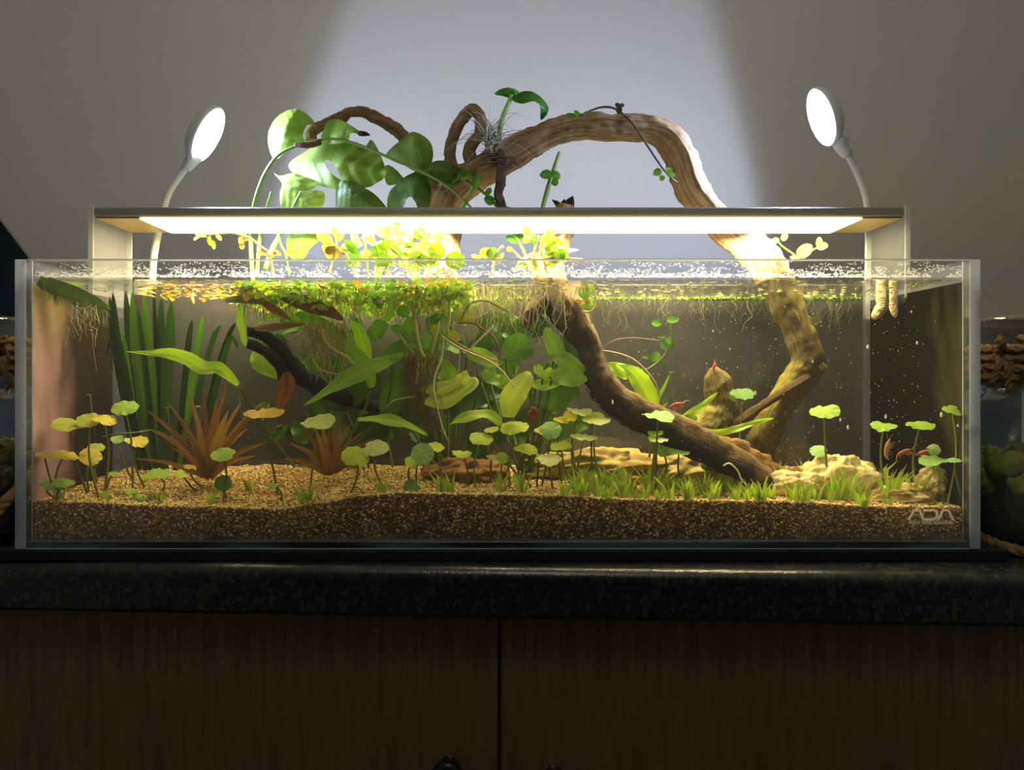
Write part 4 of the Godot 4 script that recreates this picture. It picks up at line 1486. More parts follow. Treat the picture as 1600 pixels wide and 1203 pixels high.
func floaters() -> void:
	# bright plants that stand out of the water under the bar
	var lime := [C("#7f9a40"), C("#95a652"), C("#628a34"), C("#a89a72"), C("#8a765c")]
	# [called, label, px, py of the foot, z, list of stems, list of leaves]
	var o := thing("creeping_runner", "pale trailing stem with curled orange leaf tips under the bar light", "plant", P(425, 432, -0.13))
	stem([[305, 366, -0.12, 1.2], [330, 366, -0.12, 1.4], [362, 364, -0.12, 1.6], [388, 371, -0.12, 1.8], [405, 384, -0.12, 2], [420, 398, -0.12, 2], [428, 434, -0.12, 2]], C("#c9b878"), o)
	stem([[432, 358, -0.12, 1.5], [438, 380, -0.12, 1.6], [446, 398, -0.12, 1.6], [452, 432, -0.12, 1.6]], C("#9fbe4a"), o)
	for l in [[306, 366, 18, 350, 8, 3], [312, 370, 12, 200, 6, 3], [328, 368, 16, 260, 8, 2], [332, 376, 14, 280, 7, 1], [338, 366, 12, 310, 7, 3], [378, 368, 16, 260, 10, 4], [382, 372, 14, 90, 8, 3], [390, 372, 12, 200, 8, 4], [378, 380, 10, 270, 9, 4], [418, 396, 18, 170, 12, 4], [424, 398, 14, 20, 10, 3], [446, 398, 22, 25, 12, 4], [440, 398, 14, 170, 8, 4], [428, 402, 16, 160, 6, 2]]:
		oval(l[0], l[1], -0.118, l[2], l[3], l[4], lime[l[5]], o)
	o = thing("emergent_plant", "yellow green stem plant with a papery tan leaf under the bar light", "plant", P(520, 434, -0.12))
	stem([[514, 434, -0.12, 1.5], [520, 405, -0.12, 1.6], [526, 380, -0.12, 1.6], [522, 364, -0.12, 1.4]], C("#cdb878"), o)
	stem([[560, 434, -0.12, 1.5], [542, 400, -0.12, 1.8], [528, 388, -0.12, 1.8]], C("#cdd06a"), o)
	for l in [[520, 380, 30, 150, 16, 1], [512, 378, 20, 280, 22, 4], [522, 384, 24, 255, 24, 4], [526, 376, 16, 50, 12, 1], [530, 390, 26, 8, 12, 0], [534, 388, 22, 350, 9, 2], [524, 368, 14, 100, 10, 1], [545, 398, 22, 340, 14, 2], [540, 396, 12, 200, 8, 4]]:
		oval(l[0], l[1], -0.118, l[2], l[3], l[4], lime[l[5]], o)
	o = thing("emergent_plant", "densest clump of glowing lime leaves reaching up to the bar light", "plant", P(620, 434, -0.12))
	for q in [[575, 434, 572, 395, 568, 368], [585, 434, 592, 400, 580, 365], [610, 434, 600, 395, 606, 362], [640, 434, 625, 400, 600, 378], [650, 434, 648, 400, 640, 370], [670, 434, 668, 400, 664, 372]]:
		stem([[q[0], q[1], -0.12, 1.6], [q[2], q[3], -0.12, 1.8], [q[4], q[5], -0.12, 1.4]], C("#cdd06a"), o)
	for i in 58:
		var t := rng.randf()
		var x := lerpf(552, 690, t)
		var y := rr(364, 412) + 8.0 * absf(t - 0.35)
		oval(x, y, rr(-0.135, -0.112), rr(14, 30), rr(0, 360), rr(10, 22), lime[[0, 0, 1, 1, 2, 0, 3, 4, 2][rng.randi() % 9]], o, "leaf", rr(0.3, 0.9))
	# round floating leaves standing up behind the rim
	var rounds := [[682, 394, 14, 1], [711, 408, 16, 0], [650, 399, 9, 1], [660, 408, 11, 0], [600, 409, 13, 0]]
	for i in rounds.size():
		var r = rounds[i]
		var s := Shape.new()
		s.ink = lime[r[3]]
		var z := -0.10 + 0.004 * i
		disc(s, P(r[0], r[1], z), Vector3(0.1, 0.35, 1).normalized(), S(r[2], z), 1.0, 0.0, {"lobes": 5, "scallop": 0.02})
		var d := solo(s, "round_leaf", M.leaf, ["cupped lime round leaf standing beside the lime clump", "largest lime round leaf standing at the rim alone", "small round lime leaf between two larger ones", "round leaf low behind the rim in the lime clump", "broad round leaf at the foot of the lime clump"][i], "leaf", "round leaves at the rim")
		s = Shape.new()
		s.ink = C("#b5c04a")
		tube(s, way([[r[0], r[1], z - 0.001, 1.5], [r[0] + 3, (r[1] + 440) / 2, z - 0.004, 1.5], [r[0] + 5, 442, z - 0.006, 1.3]], 4), 6)
		part(s, "stalk", M.stem, d)
	o = thing("emergent_plant", "small yellow two-leaved seedling standing at the rim", "plant", P(760, 434, -0.11))
	stem([[770, 434, -0.11, 1.6], [773, 402, -0.112, 2], [786, 384, -0.114, 2.2]], C("#b9cf8a"), o)
	for l in [[757, 404, 20, 70, 22, 1], [752, 406, 18, 150, 10, 3], [764, 404, 22, 60, 18, 2], [770, 406, 18, 5, 9, 3], [784, 402, 8, 80, 7, 3]]:
		oval(l[0], l[1], -0.11, l[2], l[3], l[4], lime[l[5]], o)
	o = thing("emergent_plant", "bright ruffled yellow green plant in front of the dry stub", "plant", P(838, 434, -0.12))
	for q in [[838, 434, 834, 400, 842, 368], [858, 434, 845, 390, 852, 372], [820, 434, 818, 410, 800, 390], [850, 420, 870, 404, 918, 406]]:
		stem([[q[0], q[1], -0.12, 1.8], [q[2], q[3], -0.12, 1.8], [q[4], q[5], -0.12, 1.2]], C("#d8cf7a"), o)
	for i in 34:
		oval(rr(815, 880), rr(366, 415), rr(-0.13, -0.112), rr(12, 26), rr(0, 360), rr(9, 18), lime[[0, 0, 1, 2, 2, 0, 3, 4][rng.randi() % 8]], o, "leaf", rr(0.3, 0.9))
	for l in [[800, 392, 10, 150, 9, 3], [876, 404, 16, 40, 12, 0], [890, 405, 14, 350, 5, 3]]:
		oval(l[0], l[1], -0.115, l[2], l[3], l[4], lime[l[5]], o)
	# the fluffy mass just under the surface
	var s := Shape.new()
	for i in 2600:
		var t := rng.randf()
		var px := 372.0 + 365.0 * t
		var deep := pow(rng.randf(), 1.5)
		var z := rr(-0.185, -0.03)
		var w := P(px, 440, z)
		var reach := 0.028 * (0.45 + 0.55 * sin(clampf(t, 0.05, 0.95) * PI)) * (0.7 + 0.6 * nz.get_noise_1d(px * 0.03))
		w.y = SURFACE - 0.0012 - deep * reach
		s.ink = C("#c4d83c").lerp(C("#8fbf34"), rng.randf())
		if rng.randf() < 0.12:
			s.ink = C("#d8a53a")
		leaflet(s, w, Vector3(rr(-1, 1), rr(-0.7, 0.5), rr(-1, 1)).normalized(), Vector3(rr(-0.6, 0.6), 1, rr(-0.4, 0.8)).normalized(), rr(0.005, 0.012), rr(0.004, 0.009))
	for i in 700:
		var px := 372.0 + 365.0 * rng.randf()
		var z := rr(-0.18, -0.03)
		var w := P(px, 440, z)
		w.y = SURFACE - 0.004
		s.ink = C("#a9a848").lerp(C("#7a7a2a"), rng.randf())
		var e := w + Vector3(rr(-0.012, 0.012), -rr(0.008, 0.036), rr(-0.008, 0.008))
		tube(s, [Vector4(w.x, w.y, w.z, 0.0004), Vector4((w.x + e.x) / 2 + rr(-0.003, 0.003), (w.y + e.y) / 2, (w.z + e.z) / 2, 0.0003), Vector4(e.x, e.y, e.z, 0.0002)], 3)
	for i in 190:
		var px := rr(225, 400)
		var z := rr(-0.15, -0.025)
		var w := P(px, 440, z)
		w.y = SURFACE - 0.0015 - rr(0.0, 0.005)
		s.ink = [C("#c9a02e"), C("#a87a2a"), C("#a9b53a"), C("#7d5a22")][rng.randi() % 4]
		leaflet(s, w, Vector3(rr(-1, 1), rr(-0.3, 0.2), rr(-1, 1)).normalized(), Vector3(rr(-0.4, 0.4), 1, rr(-0.3, 0.6)).normalized(), rr(0.005, 0.013), rr(0.003, 0.006))
	solo(s, "floating_plants", M.softleaf, "fluffy lime green mass of floating plants under the bar light", "floating plants", "", "stuff")
	# duckweed along the back
	s = Shape.new()
	lathe(s, Vector3.ZERO, [[0.0, 0.25], [0.7, 0.22], [1.0, 0.0], [0.7, -0.3], [0.0, -0.4]], 7)
	var at := []
	var cols := PackedColorArray()
	for i in 2400:
		var px := rr(735, 1520)
		if i < 1100:
			px = rr(1085, 1345)
		if px > 1345 and px < 1435:
			continue
		var z := -0.1955 + absf(rng.randfn(0, 0.006))
		var w := P(px, 460, z)
		if w.x > 0.435:
			continue
		var r := rr(0.0007, 0.0017)
		at.append(Transform3D(Basis.from_euler(Vector3(rr(-0.3, 0.3), rr(0, 6), rr(-0.3, 0.3))).scaled(Vector3(r, r, r * 1.3)), Vector3(w.x, SURFACE - 0.0004 + rr(-0.0022, 0.0008), z)))
		cols.append(C("#86a832").lerp(C("#5f8426"), rng.randf()))
	for i in 420:
		var px := rr(400, 1500)
		var z := rr(-0.19, -0.02)
		var w := P(px, 460, z)
		if w.x > 0.435:
			continue
		var r := rr(0.0010, 0.0024)
		at.append(Transform3D(Basis.from_euler(Vector3(rr(-0.2, 0.2), rr(0, 6), 0)).scaled(Vector3(r * 1.4, r * 0.7, r)), Vector3(w.x, SURFACE - 0.0008, z)))
		cols.append(C("#e4e0a8").lerp(C("#a9c24a"), rng.randf()))
	many("duckweed", s.mesh(Vector3.ZERO), M.grain, at, cols, "green duckweed line floating along the back of the water", "duckweed")


# ---------------------------------------------------------------- plants under the water

func ribbon(rows: Array, width: float, col: Color, o: Node3D, opt := {}, called := "leaf") -> void:
	var s := Shape.new()
	s.ink = col
	blade(s, way(rows, 5), S(width, rows[rows.size() / 2][2]), opt)
	part(s, called, M.leaf, o)


func water_plants() -> void:
	# strap-leaved plant in the dark corner
	var dark := [C("#34561c"), C("#57821f"), C("#203614"), C("#2c4718")]
	var o := thing("eelgrass", "tall dark green eelgrass fanning up in the dim back corner", "plant", P(255, 735, -0.17))
	var fans := [[140, 520, 14, 1], [158, 462, 18, 2], [176, 456, 16, 2], [196, 452, 22, 3], [206, 456, 20, 1], [226, 458, 22, 1], [240, 446, 12, 2], [252, 466, 20, 3], [268, 470, 26, 0], [300, 500, 14, 2], [318, 494, 17, 1], [345, 508, 14, 0], [368, 505, 14, 2], [372, 545, 12, 0], [186, 540, 13, 1], [215, 480, 18, 0], [120, 560, 10, 2]]
	for f in fans:
		var bx: float = 255.0 + (f[0] - 255.0) * 0.25 + rr(-14, 14)
		var z := rr(-0.185, -0.13)
		f[0] = maxf(f[0], MID.x - 0.428 * FOCAL / (EYE.z - z - 0.02))
		var mx: float = lerpf(bx, f[0], 0.5) + (f[0] - 255.0) * 0.06
		ribbon([[bx, 735, z], [lerpf(bx, mx, 0.6), 660, z], [mx, 590, z + 0.01], [lerpf(mx, f[0], 0.6), 530, z + 0.015], [f[0], f[1], z + 0.02]], f[2] * 0.72, dark[f[3]], o, {"face": 0.85, "fold": 0.15, "wave": 0.06, "base": 0.7, "peak": 0.6, "tip": 2.0})
	# algae-fringed leaf lying along the surface
	o = thing("floating_strap_leaf", "thick dark strap leaf fringed with algae lying along the surface by the corner", "leaf", P(95, 455, -0.04))
	ribbon([[62, 436, -0.014], [76, 444, -0.018], [96, 452, -0.026], [120, 461, -0.036], [145, 471, -0.05], [172, 484, -0.07]], 24, C("#4c5c1c"), o, {"face": 0.95, "fold": 0.1, "base": 0.8, "peak": 0.5, "tip": 2.2, "spots": 0.6}, "blade")
	ribbon([[84, 438, -0.026], [105, 442, -0.04], [134, 449, -0.06], [165, 456, -0.08]], 16, C("#7f9430"), o, {"face": 0.5, "fold": 0.1, "base": 0.6, "spots": 0.4}, "blade")
	var s := Shape.new()
	for i in 260:
		var t := rng.randf()
		var p := P(lerpf(66, 168, t), lerpf(440, 486, t), lerpf(-0.0145, -0.066, t))
		s.ink = C("#8f9a3a").lerp(C("#57651e"), rng.randf())
		var e := p + Vector3(rr(-0.003, 0.003), -rr(0.004, 0.018), rr(-0.003, 0.003))
		tube(s, [Vector4(p.x, p.y, p.z, 0.0004), Vector4((p.x + e.x) / 2 + rr(-0.001, 0.001), (p.y + e.y) / 2, p.z, 0.0003), Vector4(e.x, e.y, e.z, 0.0002)], 3)
	part(s, "algae_fringe", M.softleaf, o).set_meta("kind", "stuff")
	# the sword plant and its leaves
	o = thing("sword_plant", "broad-leaved sword plant with one long bright leaf stretched over the red plant", "plant", P(470, 735, -0.13))
	var G := [C("#b4d83a"), C("#8fb838"), C("#5a862a"), C("#3a5f22"), C("#c2cf58")]
	var swords := [
		[[[372, 602, -0.06], [358, 587, -0.056], [340, 575, -0.053], [318, 575, -0.05], [294, 561, -0.046], [265, 553, -0.043], [235, 552, -0.04], [197, 549, -0.04]], 21, 0, 0.75, 0.15],
		[[[640, 553, -0.075], [612, 562, -0.07], [585, 572, -0.06], [560, 583, -0.055], [535, 597, -0.05], [510, 612, -0.045], [474, 634, -0.04]], 28, 1, 0.75, 0.12, 0.04],
		[[[582, 605, -0.09], [575, 580, -0.08], [555, 556, -0.075], [535, 535, -0.075], [512, 516, -0.08]], 24, 1, 0.8, 0.1],
		[[[570, 590, -0.10], [570, 555, -0.10], [562, 520, -0.10], [545, 498, -0.10]], 22, 0, 0.8, 0.08],
		[[[396, 548, -0.09], [410, 562, -0.085], [424, 576, -0.08], [438, 592, -0.08]], 34, 0, 0.8, 0.1],
		[[[378, 474, -0.05], [378, 495, -0.048], [380, 520, -0.046], [384, 543, -0.045]], 14, 0, 0.9, 0.1],
		[[[558, 655, -0.05], [590, 655, -0.047], [615, 658, -0.045], [640, 666, -0.042], [668, 680, -0.04]], 18, 0, 0.55, 0.12],
		[[[520, 640, -0.12], [540, 618, -0.115], [570, 600, -0.11], [595, 590, -0.11]], 44, 3, 0.85, 0.1],
		[[[600, 660, -0.12], [612, 630, -0.12], [620, 595, -0.115], [618, 572, -0.115]], 36, 2, 0.85, 0.12],
		[[[560, 690, -0.13], [585, 668, -0.13], [605, 650, -0.13], [632, 640, -0.13]], 46, 3, 0.8, 0.1],
		[[[600, 560, -0.12], [640, 545, -0.12], [680, 545, -0.12]], 34, 2, 0.8, 0.1],
		[[[440, 520, -0.13], [470, 505, -0.125], [500, 505, -0.12], [530, 520, -0.12]], 26, 2, 0.7, 0.1],
		[[[400, 505, -0.10], [430, 492, -0.10], [460, 495, -0.10], [470, 505, -0.10]], 12, 1, 0.7, 0.1],
		[[[690, 610, -0.12], [660, 585, -0.12], [630, 570, -0.12]], 40, 2, 0.8, 0.1],
	]
	for w in swords:
		ribbon(w[0], w[1] * 1.12, G[w[2]], o, {"face": w[3], "wave": w[4], "fold": 0.2, "base": w[5] if w.size() > 5 else 0.3, "peak": 0.45})
	for r in [[[560, 655, -0.05, 2], [540, 690, -0.08, 2], [500, 730, -0.12, 2]], [[582, 605, -0.09, 2], [560, 660, -0.11, 2], [505, 730, -0.13, 2]], [[372, 602, -0.06, 2], [410, 660, -0.10, 2], [460, 730, -0.13, 2]], [[612, 560, -0.07, 2], [600, 640, -0.11, 2], [520, 730, -0.13, 2]]]:
		stem(r, C("#5f7a2c"), o, "leaf_stalk")
	# dead leaves
	var dead := [
		[[[440, 463, -0.06], [465, 470, -0.055], [495, 480, -0.05], [520, 490, -0.045], [537, 500, -0.04]], 26, "#7d4a1e", "broad brown dead leaf hanging just under the surface"],
		[[[405, 466, -0.06], [420, 478, -0.055], [440, 490, -0.05], [456, 501, -0.05]], 13, "#9a5a34", "narrow reddish dead leaf beside the broad brown one"],
		[[[398, 514, -0.06], [425, 512, -0.06], [455, 508, -0.06], [480, 506, -0.06]], 13, "#8f6a44", "flat tan dead leaf lying over the black twigs"],
		[[[352, 470, -0.05], [370, 468, -0.05], [392, 470, -0.05], [420, 476, -0.055]], 13, "#6a6a4a", "grey green dying leaf at the surface above the bright strap"],
		[[[446, 582, -0.075], [449, 598, -0.072], [444, 618, -0.070], [436, 640, -0.070]], 27, "#a8641f", "orange brown dead leaf standing upright under the black twig"],
	]
	for d in dead:
		s = Shape.new()
		s.ink = C(d[2])
		blade(s, way(d[0], 5), S(d[1], d[0][1][2]), {"face": 0.8, "fold": 0.18, "wave": 0.08, "base": 0.4, "spots": 0.3, "rib": shade(C(d[2]), 0.6)})
		solo(s, "dead_leaf", M.leaf, d[3], "dead leaf")
	# reddish rosettes
	var reds := [
		["larger red brown rosette of pointed leaves near the pink pane", [325, 748, -0.085], [[229, 640, 9], [246, 673, 10], [233, 669, 8], [262, 628, 8], [295, 612, 9], [318, 608, 10], [340, 620, 12], [358, 640, 12], [378, 628, 10], [405, 632, 9], [424, 622, 8], [388, 668, 10], [285, 660, 9], [300, 690, 8], [206, 716, 7], [420, 690, 8], [385, 700, 12], [355, 600, 8], [268, 700, 8], [400, 712, 8]]],
		["smaller red brown rosette under the pale pink round leaf", [515, 742, -0.095], [[452, 692, 9], [470, 668, 9], [486, 660, 8], [500, 655, 9], [515, 652, 10], [532, 658, 10], [548, 663, 9], [568, 674, 8], [590, 684, 9], [442, 716, 8], [460, 728, 8], [585, 712, 8], [476, 640, 6], [560, 730, 8], [495, 690, 10], [540, 690, 10]]],
	]
	for r in reds:
		var b = r[1]
		o = thing("red_rosette", r[0], "plant", P(b[0], b[1] + 6, b[2]), "red rosettes")
		for t in r[2]:
			var z: float = b[2] + rr(-0.03, 0.045)
			var mx: float = lerpf(b[0], t[0], 0.55)
			var my: float = lerpf(b[1], t[1], 0.62) - 6
			ribbon([[b[0] + rr(-6, 6), b[1] - 2, b[2]], [lerpf(b[0], mx, 0.5), lerpf(b[1], my, 0.55), lerpf(b[2], z, 0.4)], [mx, my, lerpf(b[2], z, 0.7)], [t[0], t[1], z]], t[2] * 1.25, C("#8a5a38").lerp(C("#b58a5a"), rng.randf()), o, {"face": 0.8, "fold": 0.2, "wave": 0.04, "base": 0.8, "peak": 0.35, "spots": 0.25})
	# broad-leaved plants in the middle
	var mids := [
		["leafy plant with a curled olive leaf behind the brown root bunch", [700, 745, -0.12], [
			[[[664, 628, -0.05], [690, 626, -0.048], [715, 616, -0.047], [738, 598, -0.047], [742, 588, -0.05]], 28, 4, 0.65, 0.2],
			[[[666, 612, -0.055], [695, 606, -0.053], [722, 594, -0.053], [728, 578, -0.055]], 22, 4, 0.6, 0.2],
			[[[650, 570, -0.10], [675, 572, -0.095], [700, 585, -0.09], [708, 600, -0.09]], 34, 1, 0.75, 0.1],
			[[[784, 662, -0.055], [765, 650, -0.05], [745, 648, -0.048], [722, 655, -0.046], [703, 663, -0.045]], 20, 0, 0.5, 0.15],
			[[[730, 552, -0.08], [750, 556, -0.078], [768, 566, -0.076], [774, 574, -0.075]], 24, 1, 0.8, 0.1],
			[[[755, 580, -0.075], [770, 592, -0.07], [785, 598, -0.068], [800, 600, -0.066]], 24, 1, 0.6, 0.2],
			[[[640, 660, -0.12], [655, 640, -0.12], [680, 625, -0.12], [700, 620, -0.12]], 40, 3, 0.8, 0.1],
			[[[700, 640, -0.13], [730, 620, -0.13], [760, 610, -0.13], [790, 615, -0.13]], 44, 3, 0.8, 0.1],
			[[[690, 720, -0.12], [680, 700, -0.12], [672, 680, -0.12], [660, 668, -0.12]], 26, 3, 0.8, 0.1],
			[[[740, 740, -0.12], [746, 715, -0.12], [742, 690, -0.12], [730, 672, -0.12]], 30, 3, 0.8, 0.1],
		]],
		["leafy plant with a holed pale leaf in the middle of the tank", [820, 745, -0.11], [
			[[[794, 652, -0.055], [797, 630, -0.052], [808, 610, -0.05], [822, 592, -0.052], [830, 584, -0.054]], 34, 4, 0.8, 0.12],
			[[[862, 592, -0.07], [880, 588, -0.068], [900, 590, -0.068], [918, 592, -0.07]], 32, 1, 0.75, 0.12],
			[[[866, 556, -0.08], [882, 564, -0.078], [900, 574, -0.078], [914, 590, -0.08]], 26, 1, 0.8, 0.12],
			[[[872, 560, -0.085], [868, 545, -0.085], [860, 530, -0.085], [852, 512, -0.088]], 26, 1, 0.8, 0.1],
			[[[830, 600, -0.075], [850, 602, -0.073], [868, 598, -0.072], [876, 590, -0.072]], 18, 0, 0.7, 0.15],
			[[[838, 570, -0.075], [842, 580, -0.074], [848, 590, -0.073]], 14, 0, 0.8, 0.1],
			[[[848, 592, -0.072], [855, 584, -0.071], [862, 574, -0.071]], 13, 0, 0.8, 0.1],
			[[[860, 640, -0.08], [868, 622, -0.078], [888, 614, -0.078], [902, 625, -0.08]], 42, 2, 0.85, 0.1],
			[[[790, 560, -0.10], [812, 545, -0.10], [836, 545, -0.10]], 44, 2, 0.8, 0.1],
			[[[740, 560, -0.11], [760, 540, -0.11], [790, 530, -0.11]], 40, 3, 0.8, 0.1],
			[[[800, 530, -0.12], [830, 510, -0.12], [860, 520, -0.12]], 40, 3, 0.8, 0.1],
			[[[810, 680, -0.11], [820, 660, -0.11], [842, 645, -0.11], [858, 640, -0.11]], 34, 3, 0.8, 0.1],
			[[[768, 690, -0.11], [782, 672, -0.11], [798, 660, -0.11]], 30, 3, 0.8, 0.1],
			[[[860, 690, -0.11], [880, 670, -0.11], [910, 660, -0.11], [930, 662, -0.11]], 30, 2, 0.8, 0.1],
			[[[900, 560, -0.12], [890, 540, -0.12], [876, 525, -0.12]], 34, 3, 0.8, 0.1],
			[[[745, 515, -0.13], [775, 505, -0.13], [800, 512, -0.13]], 34, 3, 0.8, 0.1],
		]],
	]
	for m in mids:
		var b = m[1]
		o = thing("broad_leaf_plant", m[0], "plant", P(b[0], b[1] + 4, b[2]), "broad-leaved plants in the middle")
		for w in m[2]:
			ribbon(w[0], w[1] * 1.1, G[w[2]], o, {"face": w[3], "wave": w[4], "fold": 0.22, "base": 0.45, "peak": 0.4, "tip": 1.4})
			var f = w[0][0]
			stem([[f[0], f[1], f[2], 1.8], [lerpf(f[0], b[0], 0.4), lerpf(f[1], b[1], 0.5), lerpf(f[2], b[2], 0.5), 1.8], [b[0] + rr(-12, 12), b[1], b[2], 2]], C("#5d6a26"), o, "leaf_stalk", 5)
	# the dim thicket at the back
	o = thing("leafy_thicket", "dim thicket of dark green leaves at the back of the middle", "plant", P(700, 735, -0.17))
	for i in 76:
		var x := rr(400, 905)
		var y := rr(470, 690)
		var z := rr(-0.185, -0.135)
		var a := rr(0.2, 2.9)
		var l := rr(22, 42)
		ribbon([[x, y, z], [x + cos(a) * l * 0.5, y - sin(a) * l * 0.5, z + 0.004], [x + cos(a) * l, y - sin(a) * l + 4, z + 0.006]], rr(18, 36), G[2].lerp(G[3], rng.randf()), o, {"face": rr(0.55, 0.9), "wave": 0.12, "fold": 0.2, "base": 0.4, "peak": 0.4, "tip": 1.4})
		if i % 4 == 0:
			stem([[x, y, z, 1.6], [lerpf(x, 700, 0.25), lerpf(y, 735, 0.5), z, 1.6], [lerpf(x, 700, 0.35), 735, z, 1.8]], C("#4f5f24"), o, "leaf_stalk", 4)
	# bright leaves by the dark branch
	o = thing("bright_sword_plant", "plant with large bright green leaf rising behind the dark branch", "plant", P(1010, 745, -0.11))
	ribbon([[1022, 640, -0.085], [1012, 618, -0.085], [1000, 596, -0.085], [985, 580, -0.087], [962, 568, -0.09]], 34, G[0], o, {"face": 0.85, "fold": 0.2, "base": 0.35, "peak": 0.35})
	ribbon([[980, 592, -0.095], [968, 580, -0.095], [955, 573, -0.095], [940, 572, -0.095]], 22, G[0], o, {"face": 0.75, "fold": 0.2})
	ribbon([[1025, 640, -0.085], [1030, 620, -0.085], [1040, 600, -0.085], [1046, 585, -0.085]], 6, G[1], o, {"face": 0.85})
	ribbon([[1030, 644, -0.08], [1036, 636, -0.08], [1044, 628, -0.08]], 6, G[1], o, {"face": 0.85})
	stem([[1022, 640, -0.085, 2], [1018, 690, -0.10, 2], [1010, 745, -0.11, 2]], C("#6a8a2c"), o, "leaf_stalk")
	o = thing("lance_leaf_plant", "plant with one thin toothed leaf pointing along behind the dark branch", "plant", P(1085, 735, -0.10))
	ribbon([[1095, 668, -0.095], [1120, 676, -0.09], [1150, 670, -0.085], [1180, 660, -0.085], [1210, 653, -0.085]], 11, G[0], o, {"face": 0.75, "wave": 0.2})
	ribbon([[1062, 656, -0.11], [1080, 645, -0.11], [1100, 632, -0.11], [1122, 612, -0.11]], 13, G[0], o, {"face": 0.8, "wave": 0.1})
	ribbon([[1070, 650, -0.11], [1080, 655, -0.11], [1090, 652, -0.11]], 16, G[1], o, {"face": 0.8})
	stem([[1095, 668, -0.095, 1.8], [1088, 700, -0.10, 1.8], [1085, 735, -0.10, 1.8]], C("#6a8a2c"), o, "leaf_stalk")
	# stem plants with small rounded leaves hanging from the surface
	o = thing("stem_plant", "bright stem plant with small rounded yellow green leaves below the floating mass", "plant", P(680, 600, -0.06))
	for q in [[[640, 445, -0.06, 2.5], [648, 500, -0.055, 3], [655, 540, -0.055, 3.5], [662, 558, -0.055, 3]], [[690, 440, -0.07, 2], [688, 480, -0.065, 2.4], [682, 520, -0.06, 2.4], [672, 560, -0.06, 2.4]], [[620, 520, -0.06, 2], [640, 545, -0.06, 2.2], [652, 565, -0.06, 2.4], [650, 600, -0.06, 2]], [[700, 440, -0.075, 2], [702, 500, -0.07, 2.4], [692, 520, -0.07, 2.2]]]:
		stem(q, C("#b9b84a"), o)
	for l in [[600, 500, 30, 240, 26, 0], [610, 512, 28, 350, 14, 0], [640, 520, 26, 90, 20, 0], [672, 505, 24, 40, 16, 2], [676, 480, 26, 100, 24, 1], [690, 470, 28, 60, 26, 1], [704, 470, 30, 90, 26, 1], [712, 500, 24, 20, 20, 1], [700, 520, 22, 330, 18, 1], [690, 510, 20, 200, 18, 1], [676, 530, 20, 160, 14, 0], [664, 545, 18, 70, 12, 0], [652, 540, 18, 180, 9, 0], [610, 460, 26, 80, 20, 2], [622, 480, 22, 320, 20, 0], [598, 478, 24, 130, 20, 2], [725, 498, 18, 10, 16, 1], [704, 525, 16, 0, 14, 1], [684, 545, 18, 20, 12, 0], [686, 450, 24, 30, 22, 1], [712, 455, 24, 60, 24, 1]]:
		oval(l[0], l[1], rr(-0.075, -0.055), l[2], l[3], l[4], [C("#7fb52a"), C("#a8a82a"), C("#4f8f24")][l[5]], o)
	o = thing("underwater_vine", "drooping string of small round leaves in the open dark water", "vine", P(1030, 580, -0.13))
	stem([[1048, 500, -0.13, 1.2], [1048, 530, -0.13, 1.2], [1038, 555, -0.13, 1.2], [1015, 575, -0.13, 1.3], [1000, 578, -0.13, 1.2]], C("#55722a"), o)
	for l in [[1032, 506, 14, 170, 13, 0], [1042, 500, 18, 0, 12, 0], [1040, 524, 12, 190, 9, 1], [1040, 528, 13, 320, 12, 0], [1034, 534, 16, 300, 13, 0], [1028, 550, 18, 240, 14, 0], [1014, 558, 12, 170, 9, 1], [1032, 566, 12, 320, 8, 1], [1048, 545, 9, 60, 6, 1]]:
		oval(l[0], l[1], -0.128, l[2], l[3], l[4], [C("#5f9a28"), C("#48781f")][l[5]], o)
	# leaves below the back waterline
	for l in [[905, 480, "orange and green leaves around the top of the dark branch"]]:
		o = thing("surface_sprig", l[2], "plant", P(l[0], l[1] + 30, -0.09))
		stem([[905, 440, -0.09, 1.5], [915, 460, -0.088, 1.5], [922, 490, -0.088, 1.3], [925, 505, -0.088, 1]], C("#9aa83a"), o)
		for k in 14:
			oval(rr(895, 928), rr(448, 488), rr(-0.095, -0.08), rr(10, 20), rr(0, 360), rr(7, 13), [C("#8f8a34"), C("#7fa834"), C("#a08436")][rng.randi() % 3], o)


